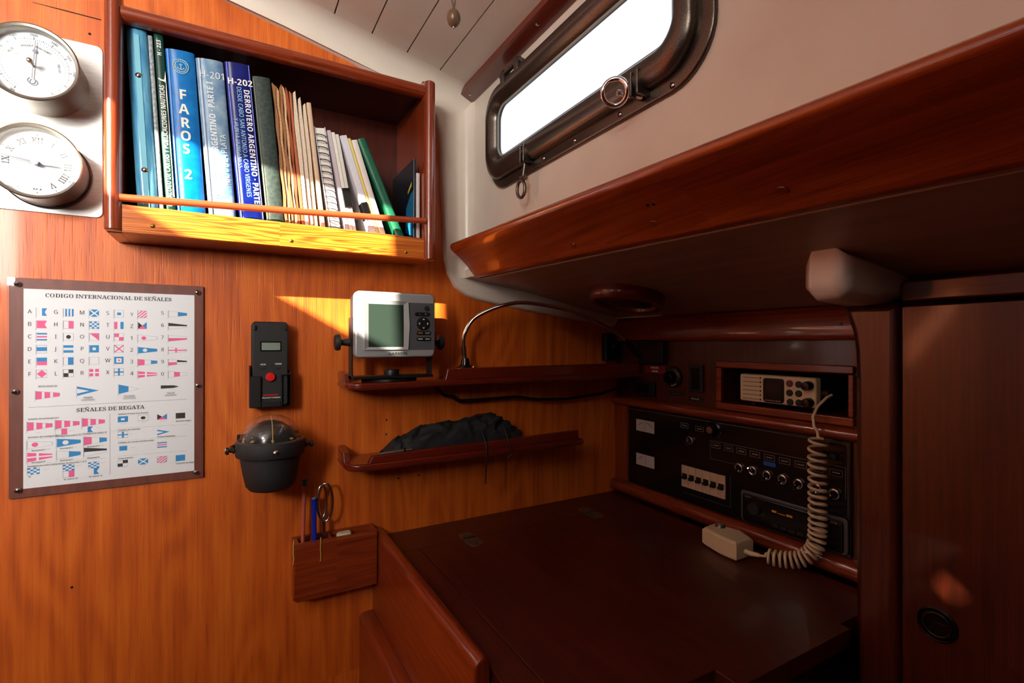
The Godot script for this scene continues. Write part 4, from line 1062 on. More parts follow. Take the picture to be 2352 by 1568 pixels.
func chart() -> void:
	CI = Image.create(int(213 * PXM), int(296 * PXM), false, Image.FORMAT_RGB8)
	CI.fill(col(238, 241, 246))
	var cols := [14.1, 44.6, 75.2, 105.8]
	var let := ["ABCDEF", "GHIJKL", "MNOPQR", "STUVWX"]
	for c in 4:
		for r in 6:
			flag(let[c][r], cols[c] + 0.4, 28.5 + 18.5 * r, 11.6, 11.4)
	flag("Y", 136.3, 28.6, 11.4, 11.2); flag("Z", 136.3, 46.8, 11.4, 11.2)
	for r in 4: flag(str(r + 1), 136.3, 67.5 + 19.6 * r, 25.5, 10.5)
	for r in 6: flag("567890"[r], 177.0, 27.5 + 20.0 * r, 25.5, 10.4)
	flag("i", 13.6, 152.5, 27.0, 12.5); flag("p", 61, 147.4, 26.2, 14.5); flag("s", 111.9, 146.7, 25.8, 15.0); flag("t", 166.5, 147.5, 25.0, 11.0)
	var K := col(92, 98, 108)
	ln(5.8, 176.3, 202.4, 174.8, 0.4, K); ln(100.6, 192.4, 101.0, 288.0, 0.4, K)
	for q in [[4, 223.6, 97, 222.5], [4, 260, 97, 261.5], [110.5, 216, 202.4, 217], [110.5, 236.1, 202.4, 236.2], [110.5, 260.1, 202.4, 261.3]]:
		ln(q[0], q[1], q[2], q[3], 0.25, Color(0.6, 0.63, 0.67))
	for q in [["i", 4.4, 198, 28, 13], ["i", 35.9, 197.4, 28, 13], ["i", 67.1, 197, 27.4, 13], ["H", 35.9, 211, 13.4, 8.8], ["A", 67.1, 210.2, 13, 8.8], ["1", 4.4, 226, 28, 12], ["2", 37.5, 225.6, 27.8, 13], ["3", 69.2, 225.6, 27.7, 13.3], ["4", 4.4, 243.3, 28, 14], ["5", 37.5, 243.9, 27.8, 13], ["6", 69.2, 242.6, 27.7, 13.4], ["N", 4.4, 266.1, 13.6, 10], ["N", 44.4, 266, 13.4, 9.6], ["H", 44.4, 275.8, 13.4, 9.6], ["N", 74.3, 265.8, 13.4, 9.4], ["A", 74.3, 275.4, 13.4, 9.8], ["P", 110.5, 197.4, 13, 9.2], ["I", 136.5, 197, 13.3, 9.4], ["Z", 161.8, 197.2, 13.2, 9.2], ["k", 187, 197.2, 13.1, 9.2], ["X", 110.5, 221.8, 13, 9.8], ["p", 161.8, 222.6, 17, 9], ["b", 112.5, 244.6, 10, 7.4], ["C", 161.8, 243.6, 13.2, 8.8], ["L", 110.5, 267.2, 13, 10], ["M", 136.5, 267.4, 13.3, 9.8], ["Y", 161.8, 267, 13.2, 10], ["b", 187, 267.4, 13.1, 9.8]]:
		flag(q[0], q[1], q[2], q[3], q[4])
	for q in [[14, 214, 3], [51, 215, 4], [85, 213, 3], [22, 240, 5], [52, 240.5, 5], [85, 241, 5], [24, 257.5, 5], [22, 270, 4], [60, 269, 4], [90, 268, 3], [126, 226, 2], [127, 248, 4], [115, 209, 4], [141, 209, 4], [166, 209, 4], [116, 279, 3], [141, 279, 3], [166, 279, 3]]:
		for k in int(q[2]): ln(q[0] + k * 1.9, q[1], q[0] + k * 1.9 + 1.0, q[1], 0.35, Color(0.5, 0.53, 0.57))
	var cm := mat(Color.WHITE, 0.7)
	cm.albedo_texture = ImageTexture.create_from_image(CI)
	var t := thing("signal_flag_chart", "framed chart of code flags on a wooden board behind clear acrylic", "chart", Vector3(-0.161, -0.2295, 0.0))
	pa(t, "board", mb(1).span(Vector3(-0.2820, -0.2292, 0.0), Vector3(-0.0402, 0.0948, 0.005), 0.0005), mottled(97, 0.03, col(96, 40, 26), col(128, 60, 42), 0.2, 0.5, 0.0, 0.0, 8))
	var sh := mb()
	sh.own_uv = true
	var o := Vector3(-0.266, 0.0795, 0.0053)
	var W := Vector3(0.213, 0, 0)
	var D := Vector3(0, -0.2957, 0)
	sh.tri(o, o + W, o + W + D, Vector3.BACK, Vector3.BACK, Vector3.BACK, Vector2(0, 0), Vector2(1, 0), Vector2(1, 1))
	sh.tri(o, o + W + D, o + D, Vector3.BACK, Vector3.BACK, Vector3.BACK, Vector2(0, 0), Vector2(1, 1), Vector2(0, 1))
	pa(t, "printed_sheet", sh, cm)
	var P := func(x: float, y: float) -> Transform3D: return at(Vector3(-0.266 + x * 0.001, 0.0795 - y * 0.001, 0.0055))
	var m := mb()
	m.add_text("CODIGO INTERNACIONAL DE SEÑALES", 0.0056, P.call(102.6, 9.0), serif, 0.0002, 1, 1.02)
	m.add_text("SEÑALES DE REGATA", 0.0056, P.call(102.5, 184.0), serif, 0.0002, 1, 1.0)
	for c in 4:
		for r in 6:
			m.add_text(let[c][r], 0.0056, P.call([6.8, 36.2, 66.8, 98.0][c], 33.8 + 18.6 * r), sans, 0.0002)
	for r in 6: m.add_text("YZ1234"[r], 0.0056, P.call(128.4, 35.0 + 18.9 * r), sans, 0.0002)
	for r in 6: m.add_text("567890"[r], 0.0056, P.call(168.8, 31.5 + 20.0 * r), sans, 0.0002)
	m.add_text("INTELIGENCIA", 0.0024, P.call(27, 145.5), sans, 0.0002)
	for q in [["PRIMER", 74, 165], ["SUSTITUTO", 74, 168.6], ["SEGUNDO", 125.5, 165.5], ["SUSTITUTO", 125.5, 169], ["TERCER", 180, 163.5], ["SUSTITUTO", 180, 167]]:
		m.add_text(q[0], 0.0022, P.call(q[1], q[2]), sans, 0.0002)
	for q in [["Señales de postergación", 5, 193.5], ["Bandera de Inteligencia", 5, 220.5], ["Inteligencia sobre 'H'", 36, 221.5], ["Inteligencia sobre 'A'", 67.5, 220.5], ["Numeral 1", 9, 240.5], ["Numeral 2", 41, 240.5], ["Numeral 3", 73, 241], ["Numeral 4", 9, 258], ["Numeral 5", 41, 258.6], ["Numeral 6", 73, 258.6], ["Inteligencia sobre Gallardetes Numerales 1 al 6", 4.5, 263.4], ["'N'", 5, 279], ["'N' sobre 'H'", 45, 288], ["'N' sobre 'A'", 75, 287.8], ["Señales Previas a la Partida", 111, 193.5], ["Bandera Negra", 187, 210.5], ["Señales de Llamada", 111, 219], ["Primer Repetidor", 162, 234.2], ["Señales de Cambio de Recorrido", 111, 239], ["Otras Señales", 111, 264], ["Comisión de Regata", 187, 281]]:
		m.add_text(q[0], 0.0015, P.call(q[1], q[2]), sans, 0.0002, 0)
	pa(t, "lettering", m, M.ink)
	pa(t, "acrylic_sheet", mb().span(Vector3(-0.2826, -0.2296, 0.0062), Vector3(-0.0397, 0.0952, 0.0092)), M.acrylic)
	for q in [[-0.2721, 0.0859], [-0.0486, 0.0841], [-0.2747, -0.072], [-0.0478, -0.0726], [-0.2713, -0.2171], [-0.0504, -0.219]]:
		screw_z(t, Vector3(q[0], q[1], 0.0092), 0.0040, M.steel, true, 0.5)

# ---------------------------------------------------------------- things on the bulkhead
func instruments() -> void:
	# hand bearing compass in its cradle
	var t := thing("electronic_compass", "black handheld electronic compass with a round red button and small display, in a wall cradle", "compass", Vector3(0.061, -0.113, 0.0))
	var pts := PackedVector2Array()
	for q in rr(0.0609, -0.0385, 0.0585, 0.147, 0.006, 4):
		var y := q.y
		if q.y > 0.02: y += 0.003 - 0.003 * pow((q.x - 0.0609) / 0.03, 2.0)
		pts.append(Vector2(q.x, y))
	pa(t, "body", mb().prism(pts, 0, 1, 0.004, 0.032, 0.003), M.rubber)
	var cr := mb()
	cr.prism(P2([0.0285, -0.113, 0.0465, -0.113, 0.0465, -0.0590, 0.0305, -0.0585, 0.0285, -0.0400]), 0, 1, 0.0, 0.037, 0.0015)
	cr.prism(P2([0.0930, -0.1125, 0.0775, -0.1125, 0.0775, -0.0565, 0.0915, -0.0555, 0.0930, -0.0505]), 0, 1, 0.0, 0.037, 0.0015)
	cr.prism(P2([0.0465, -0.113, 0.0775, -0.113, 0.0775, -0.104, 0.0465, -0.104]), 0, 1, 0.0, 0.0345, 0.001)
	pa(t, "cradle", cr, M.black)
	for x in [0.0365, 0.0852]:
		pa(t, "sight_rib", mb().span(Vector3(x - 0.0018, 0.021, 0.030), Vector3(x + 0.0018, 0.030, 0.036), 0.0012), M.black)
	pa(t, "display_frame", mb().prism(rr(0.0616, -0.0070, 0.0335, 0.0175, 0.001), 0, 1, 0.031, 0.0326, 0.0004), M.blackg)
	pa(t, "display", mb().span(Vector3(0.0472, -0.0135, 0.032), Vector3(0.0765, -0.0005, 0.0331)), mat(col(128, 142, 132), 0.25))
	for x in [0.0495, 0.0735]:
		pa(t, "button", mb().span(Vector3(x - 0.0038, -0.0468, 0.031), Vector3(x + 0.0038, -0.0425, 0.0332), 0.0008), M.rubber)
	pa(t, "red_button", mb().lathe([Vector2(0.0078, 0.0), Vector2(0.0078, 0.004), Vector2(0.0068, 0.0054), Vector2(0, 0.0058)], 28, y_to_z(Vector3(0.0610, -0.0605, 0.0315))), M.redp)
	var m := mb()
	m.add_text("MEM", 0.0026, at(Vector3(0.0495, -0.0385, 0.0322)), bold, 0.0003)
	m.add_text("TIMER", 0.0026, at(Vector3(0.0735, -0.0380, 0.0322)), bold, 0.0003)
	m.add_text("Personal Compass", 0.0024, at(Vector3(0.0625, -0.0965, 0.0347)), bold, 0.0003)
	pa(t, "lettering", m, M.white)
	pa(t, "brand", mb().add_text("Autohelm", 0.0036, at(Vector3(0.0615, -0.0920, 0.0322)), bold, 0.0003), M.redp)
	# bulb compass
	var c := Vector3(0.0600, -0.1900, 0.062)
	t = thing("magnetic_compass", "black magnetic compass with clear dome, hung on the bulkhead", "compass", Vector3(0.060, -0.252, 0.0))
	var cx := at(c)
	pa(t, "bowl", mb().lathe([Vector2(0.0, -0.060), Vector2(0.022, -0.0595), Vector2(0.033, -0.056), Vector2(0.0385, -0.049), Vector2(0.0425, -0.030), Vector2(0.0475, 0.001), Vector2(0.0475, 0.004)], 48, cx), M.crackle)
	pa(t, "rim", mb().lathe([Vector2(0.047, -0.0005), Vector2(0.0525, 0.001), Vector2(0.0535, 0.003), Vector2(0.0535, 0.0235), Vector2(0.0525, 0.0255), Vector2(0.049, 0.027), Vector2(0.0465, 0.0255), Vector2(0.0462, 0.018)], 48, cx), M.crackle)
	pa(t, "rim_edge", mb().lathe([Vector2(0.0527, 0.0256), Vector2(0.0505, 0.0273), Vector2(0.0475, 0.0270)], 48, cx), mat(col(70, 68, 66), 0.4, 0.4))
	var dm := []
	for k in 13:
		var a := PI * 0.5 * k / 12
		dm.append(Vector2(0.0468 * cos(a), 0.0262 + 0.0415 * sin(a)))
	pa(t, "dome", mb().lathe(dm, 48, cx), glass(Color(0.8, 0.82, 0.8, 0.04)))
	pa(t, "card", mb().lathe([Vector2(0, 0.0585), Vector2(0.012, 0.0570), Vector2(0.022, 0.0530), Vector2(0.030, 0.0470), Vector2(0.036, 0.0395), Vector2(0.0395, 0.031), Vector2(0.0405, 0.0240), Vector2(0.0440, 0.0240), Vector2(0.0440, 0.010)], 48, cx), M.blackg)
	var cd := mb()
	for k in 72:
		var a := TAU * k / 72
		cd.box(Vector3.ZERO, Vector3(0.0005, 0.0004, 0.004 if k % 2 == 0 else 0.002), 0, Transform3D(Basis(Vector3.UP, a), c + Vector3(sin(a), 0, cos(a)) * 0.0424 + Vector3(0, 0.0244, 0)))
	for k in 8:
		var a := TAU * k / 8
		cd.add_text(["N", "04", "E", "13", "S", "22", "W", "31"][k], 0.0046, Transform3D(Basis(Vector3(cos(a), 0, -sin(a)), Vector3(-sin(a) * 0.8, 0.6, -cos(a) * 0.8), Vector3(sin(a) * 0.6, 0.8, cos(a) * 0.6)), c + Vector3(sin(a), 0, cos(a)) * 0.0412 + Vector3(0, 0.0290, 0)), bold, 0.0003)
	pa(t, "card_markings", cd, mat(col(206, 190, 110), 0.5))
	pa(t, "lubber_line", mb().tube([c + Vector3(0, 0.0255, 0.0440), c + Vector3(0, 0.0430, 0.0400), c + Vector3(0, 0.0545, 0.0310), c + Vector3(0, 0.0625, 0.0170), c + Vector3(0, 0.0655, 0.004)], 0.0007, 8), mat(col(196, 150, 70), 0.4))
	screw_z(t, c + Vector3(0.004, 0.011, 0.0533), 0.0052, M.steel, false, 0.9)
	for s in [-1.0, 1.0]:
		pa(t, "pivot", mb().lathe([Vector2(0.0028, 0.0), Vector2(0.0055, 0.001), Vector2(0.0055, 0.003), Vector2(0.0026, 0.0035), Vector2(0.0026, 0.0085), Vector2(0.0062, 0.009), Vector2(0.0062, 0.0125), Vector2(0.0045, 0.0135), Vector2(0, 0.0138)], 20, Transform3D(Basis(Vector3.DOWN * s, Vector3.RIGHT * s, Vector3.BACK), c + Vector3(s * 0.0535, 0.012, 0))), M.black)
		pa(t, "pivot_cap", mb().lathe([Vector2(0, 0.0145), Vector2(0.005, 0.0142), Vector2(0.0060, 0.0125)], 20, Transform3D(Basis(Vector3.DOWN * s, Vector3.RIGHT * s, Vector3.BACK), c + Vector3(s * 0.0535, 0.012, 0))), M.steel)
		pa(t, "bracket_arm", mb().tube([c + Vector3(s * 0.0585, 0.012, 0), c + Vector3(s * 0.0585, 0.012, -0.030), c + Vector3(s * 0.045, 0.012, -0.058)], 0.0035, 8), M.black)
	pa(t, "bracket_plate", mb().span(c + Vector3(-0.05, -0.004, -0.0618), c + Vector3(0.05, 0.028, -0.056), 0.001), M.black)
	# fishfinder
	t = thing("fishfinder", "silver-grey fishfinder with green screen and arrow pad on a black bracket", "fishfinder", Vector3(0.266, -0.0695, 0.05))
	var fb := rr(0.2658, 0.0318, 0.1505, 0.1205, 0.010, 5)
	pa(t, "housing", mb().prism(rr(0.2658, 0.0318, 0.146, 0.116, 0.012, 5), 0, 1, 0.045, 0.086, 0.006), M.rubber)
	pa(t, "bezel", mb().prism(fb, 0, 1, 0.082, 0.1000, 0.0045), M.silver)
	pa(t, "key_panel", mb().prism(P2([0.2880, 0.0740, 0.3392, 0.0740, 0.3392, -0.0140, 0.2880, -0.0140]), 0, 1, 0.098, 0.1008, 0.0006), M.grey)
	var sf := mb()
	var so := P2([0.2068, 0.0755, 0.2868, 0.0755, 0.2895, 0.031, 0.2868, -0.0135, 0.2068, -0.0135])
	var si := P2([0.2145, 0.0690, 0.2785, 0.0690, 0.2790, 0.029, 0.2785, -0.0085, 0.2145, -0.0085])
	for i in 5:
		var j := (i + 1) % 5
		var a := Vector3(so[i].x, so[i].y, 0.1034)
		var b := Vector3(so[j].x, so[j].y, 0.1034)
		var d := Vector3(si[j].x, si[j].y, 0.1008)
		var e := Vector3(si[i].x, si[i].y, 0.1008)
		sf.flat(a, b, d, e, (b - a).cross(e - a).normalized() * (-1.0 if (b - a).cross(e - a).z < 0 else 1.0))
		sf.flat(a, b, b - Vector3(0, 0, 0.0035), a - Vector3(0, 0, 0.0035), Vector3(b.y - a.y, a.x - b.x, 0).normalized() * -1.0)
	pa(t, "screen_surround", sf, M.silver)
	pa(t, "screen", mb().prism(si, 0, 1, 0.0980, 0.1009), mottled(101, 0.3, col(14, 30, 24), col(66, 78, 70), 0.03, 0.35))
	pa(t, "power_key", mb().lathe([Vector2(0.0048, 0), Vector2(0.0046, 0.0018), Vector2(0, 0.0024)], 18, y_to_z(Vector3(0.3232, 0.0640, 0.1006))), mat(col(58, 38, 40), 0.4))
	for q in [[0.3145, 0.0530, 0.030], [0.3175, 0.0175, 0.029], [0.3175, 0.0062, 0.029]]:
		pa(t, "key", mb().prism(rr(q[0], q[1], q[2], 0.0072, 0.0034, 5), 0, 1, 0.1005, 0.1030, 0.0012), M.black)
	pa(t, "arrow_pad", mb().lathe([Vector2(0.0128, 0), Vector2(0.0124, 0.0022), Vector2(0.009, 0.003), Vector2(0.0045, 0.0024), Vector2(0, 0.0024)], 32, y_to_z(Vector3(0.3162, 0.0352, 0.1006))), M.black)
	var aw := mb()
	for k in 4:
		aw.prism(P2([-0.0026, 0.0070, 0.0026, 0.0070, 0.0, 0.0100]), 0, 1, 0.0028, 0.0033, 0, Transform3D(Basis(Vector3.BACK, PI * 0.5 * k), Vector3(0.3162, 0.0352, 0.1006)))
	aw.add_text("-", 0.005, at(Vector3(0.3085, 0.0530, 0.1031)), bold, 0.0003).add_text("+", 0.004, at(Vector3(0.3205, 0.0530, 0.1031)), bold, 0.0003)
	aw.add_text("SELECT", 0.0025, at(Vector3(0.3242, 0.0175, 0.1031)), bold, 0.0003, 1, 0.8)
	aw.add_text("HOME", 0.0025, at(Vector3(0.3102, 0.0062, 0.1031)), bold, 0.0003, 1, 0.9).add_text("MENU", 0.0025, at(Vector3(0.3245, 0.0062, 0.1031)), bold, 0.0003, 1, 0.9)
	pa(t, "key_marks", aw, M.white)
	pa(t, "key_word", mb().add_text("MARK", 0.0025, at(Vector3(0.3102, 0.0175, 0.1031)), bold, 0.0003, 1, 0.9), mat(col(220, 130, 50), 0.5))
	pa(t, "maker_name", mb().add_text("GARMIN", 0.0050, at(Vector3(0.2680, -0.0205, 0.1001)), bold, 0.0003, 1, 1.25), mat(col(70, 72, 76), 0.5))
	var br := mb()
	for s in [[0.1895, 0.1925], [0.3391, 0.3421]]:
		br.prism(P2([s[0], 0.045, s[1], 0.045, s[1], -0.067, s[0], -0.067]), 0, 1, 0.052, 0.078, 0.001)
	br.prism(P2([0.1895, -0.0668, 0.3421, -0.0668, 0.3421, -0.0618, 0.1895, -0.0618]), 0, 1, 0.050, 0.086, 0.001)
	pa(t, "bracket", br, M.black)
	pa(t, "swivel_base", mb().lathe([Vector2(0.046, 0.0), Vector2(0.046, 0.004), Vector2(0.030, 0.0062), Vector2(0.0, 0.0062)], 40, Transform3D(Basis.from_scale(Vector3(1.15, 1, 0.74)), Vector3(0.266, -0.0728, 0.052))), M.black)
	pa(t, "swivel_knob", mb().lathe([Vector2(0.014, 0), Vector2(0.0145, 0.009), Vector2(0.013, 0.011), Vector2(0, 0.0115)], 24, at(Vector3(0.266, -0.0618, 0.066))), M.black)
	for s in [-1.0, 1.0]:
		pa(t, "tilt_knob", mb().lathe([Vector2(0.0075, 0), Vector2(0.0055, 0.014), Vector2(0.0075, 0.0165), Vector2(0.0145, 0.018), Vector2(0.0150, 0.0235), Vector2(0.013, 0.0265), Vector2(0, 0.0270)], 24, Transform3D(Basis(Vector3.DOWN * s, Vector3.RIGHT * s, Vector3.BACK), Vector3(0.1895 if s < 0 else 0.3421, 0.0, 0.066))), M.rubber)

func shelf_poly(x0: float, x1: float, d: float, r: float) -> PackedVector2Array:
	var p := PackedVector2Array([Vector2(x0, 0.0)])
	for k in 9:
		var a := PI - PI * 0.5 * k / 8
		p.append(Vector2(x0 + r + r * cos(a), d - r + r * sin(a)))
	p.append(Vector2(x1, d)); p.append(Vector2(x1, 0.0))
	return p

func shelves() -> void:
	# upper
	var t := thing("wall_shelf", "upper narrow red mahogany shelf on the bulkhead, holding the fishfinder", "shelf", Vector3(0.53, -0.086, 0.0))
	pa(t, "board", mb(0).prism(shelf_poly(0.1795, 0.878, 0.094, 0.03), 0, 2, -0.0860, -0.0730, 0.004), M.red)
	pa(t, "end_fiddle", mb(2).prism(P2([0.0, -0.075, 0.058, -0.075, 0.050, -0.0585, 0.0, -0.0550]), 2, 1, 0.1800, 0.1935, 0.002), M.red)
	pa(t, "front_fiddle", mb(0).prism(P2([0.3640, -0.0750, 0.876, -0.0750, 0.876, -0.0500, 0.3700, -0.0510]), 0, 1, 0.078, 0.091, 0.003), M.red)
	# lower
	t = thing("wall_shelf", "lower narrow red mahogany shelf on the bulkhead, holding the black bag", "shelf", Vector3(0.43, -0.232, 0.0))
	pa(t, "board", mb(0).prism(shelf_poly(0.1795, 0.700, 0.094, 0.03), 0, 2, -0.2325, -0.2190, 0.004), M.red)
	pa(t, "end_fiddle", mb(2).prism(P2([0.0, -0.221, 0.058, -0.221, 0.050, -0.2035, 0.0, -0.1980]), 2, 1, 0.1800, 0.1935, 0.002), M.red)
	pa(t, "front_fiddle", mb(0).prism(P2([0.2160, -0.221, 0.690, -0.221, 0.690, -0.2000, 0.2240, -0.2055]), 0, 1, 0.078, 0.091, 0.003), M.red)
	# gooseneck chart lamp
	t = thing("gooseneck_lamp", "chrome gooseneck chart lamp arching from the upper shelf to a black head", "lamp", Vector3(0.432, -0.0722, 0.045))
	pa(t, "base", mb().lathe([Vector2(0.026, 0.0), Vector2(0.026, 0.008), Vector2(0.022, 0.018), Vector2(0.010, 0.026), Vector2(0.007, 0.040), Vector2(0.0, 0.040)], 28, at(Vector3(0.428, -0.0728, 0.045))), M.blackg)
	pa(t, "switch_knob", mb().lathe([Vector2(0.004, 0), Vector2(0.0055, 0.003), Vector2(0.0055, 0.009), Vector2(0.004, 0.0105), Vector2(0, 0.0105)], 16, y_to_z(Vector3(0.437, -0.052, 0.064))), M.brass)
	var cp := Curve3D.new()
	var ps := [Vector3(0.426, -0.040, 0.046), Vector3(0.422, -0.010, 0.048), Vector3(0.4255, 0.0215, 0.051), Vector3(0.4500, 0.0562, 0.064), Vector3(0.5191, 0.0825, 0.090), Vector3(0.6003, 0.0793, 0.100), Vector3(0.6673, 0.0622, 0.120), Vector3(0.7368, 0.0311, 0.140), Vector3(0.7700, 0.0100, 0.144), Vector3(0.7860, -0.0010, 0.146)]
	for i in ps.size():
		var tg: Vector3 = (ps[mini(i + 1, ps.size() - 1)] - ps[maxi(i - 1, 0)]) * 0.17
		cp.add_point(ps[i], -tg, tg)
	var pts := Array(cp.tessellate(5, 2))
	pa(t, "gooseneck", mb().tube(pts, 0.0042, 12), M.chrome)
	pa(t, "collar", mb().tube([Vector3(0.426, -0.036, 0.046), Vector3(0.4225, -0.008, 0.048)], 0.0052, 14), M.steel)
	pa(t, "head", mb().tube([Vector3(0.778, 0.0048, 0.145), Vector3(0.786, -0.001, 0.146), Vector3(0.800, -0.014, 0.148), Vector3(0.812, -0.026, 0.150), Vector3(0.822, -0.036, 0.151)], [0.0052, 0.0065, 0.0085, 0.0090, 0.0080], 16), M.blackg)
	# cable under the upper shelf
	t = thing("cable", "slack black cable hanging under the upper shelf", "cable", Vector3(0.6, -0.136, 0.02))
	var cb := Curve3D.new()
	for q in [[0.36, -0.0885, 0.02], [0.400, -0.113, 0.02], [0.430, -0.1248, 0.02], [0.482, -0.1250, 0.02], [0.559, -0.1234, 0.02], [0.629, -0.1333, 0.02], [0.704, -0.1364, 0.02], [0.80, -0.1300, 0.02], [0.866, -0.1160, 0.03]]:
		cb.add_point(Vector3(q[0], q[1], q[2]), Vector3(-0.018, 0, 0), Vector3(0.018, 0, 0))
	pa(t, "cable", mb().tube(Array(cb.tessellate(4, 3)), 0.0035, 8), M.black)
	# crumpled black bag: a puckered mound with drawstrings
	t = thing("black_bag", "crumpled black fabric bag lying on the lower shelf, cords dangling", "bag", Vector3(0.40, -0.2190, 0.045))
	var prof := [[0.258, 0.006], [0.275, 0.030], [0.300, 0.044], [0.330, 0.056], [0.36, 0.062], [0.39, 0.066], [0.42, 0.064], [0.45, 0.068], [0.475, 0.073], [0.49, 0.068], [0.51, 0.054], [0.53, 0.046], [0.548, 0.034], [0.556, 0.010]]
	var rows := []
	var fn := noise(5, 28.0, 3)
	var fn2 := noise(9, 9.0, 2)
	for i in 70:
		var u := i / 69.0 * (prof.size() - 1)
		var k := mini(int(u), prof.size() - 2)
		var x: float = lerp(prof[k][0], prof[k + 1][0], u - k)
		var h: float = lerp(prof[k][1], prof[k + 1][1], u - k)
		var row := []
		for j in 25:
			var a := PI * j / 24.0
			var yy := h * 0.84 * pow(sin(a), 0.75)
			var zz := 0.044 + 0.035 * cos(a)
			var w := 0.013 * fn.get_noise_3d(x, yy, zz) + 0.016 * absf(fn2.get_noise_3d(x * 2.0, yy * 3.0, zz * 2.0))
			var amt := sin(a) * minf(1.0, h / 0.03)
			row.append(Vector3(x + w * 0.6 * amt, -0.2187 + maxf(0.0, yy + w * amt), zz + w * 0.8 * amt))
		rows.append(row)
	pa(t, "fabric", mb().sheet(rows), mottled(103, 0.2, col(18, 19, 22), col(32, 34, 38), 0.02, 0.75))
	for q in [[0.452, 0.0945, -0.286, 0.0], [0.505, 0.0940, -0.240, 0.008]]:
		pa(t, "drawstring", mb().tube([Vector3(q[0], -0.176, 0.070), Vector3(q[0], -0.1985, 0.088), Vector3(q[0] + 0.001, -0.212, q[1]), Vector3(q[0] + q[3], -0.232, q[1] + 0.002), Vector3(q[0] - 0.002, q[2], q[1] + 0.001)], 0.0016, 6), M.black)
	# small worn metal rule lying on the fiddle
	t = thing("steel_rule", "short worn steel rule lying on the lower shelf by the bag", "rule", Vector3(0.27, -0.2045, 0.084))
	pa(t, "blade", mb().box(Vector3.ZERO, Vector3(0.062, 0.0022, 0.010), 0.0004, Transform3D(Basis(Vector3.BACK, 0.04), Vector3(0.268, -0.2032, 0.0845))), mottled(104, 0.08, col(96, 84, 74), col(190, 176, 160), 0.02, 0.5, 0.6))
	pa(t, "slide", mb().box(Vector3.ZERO, Vector3(0.004, 0.007, 0.012), 0.0006, Transform3D(Basis(Vector3.BACK, 0.04), Vector3(0.284, -0.2000, 0.0845))), M.steel)

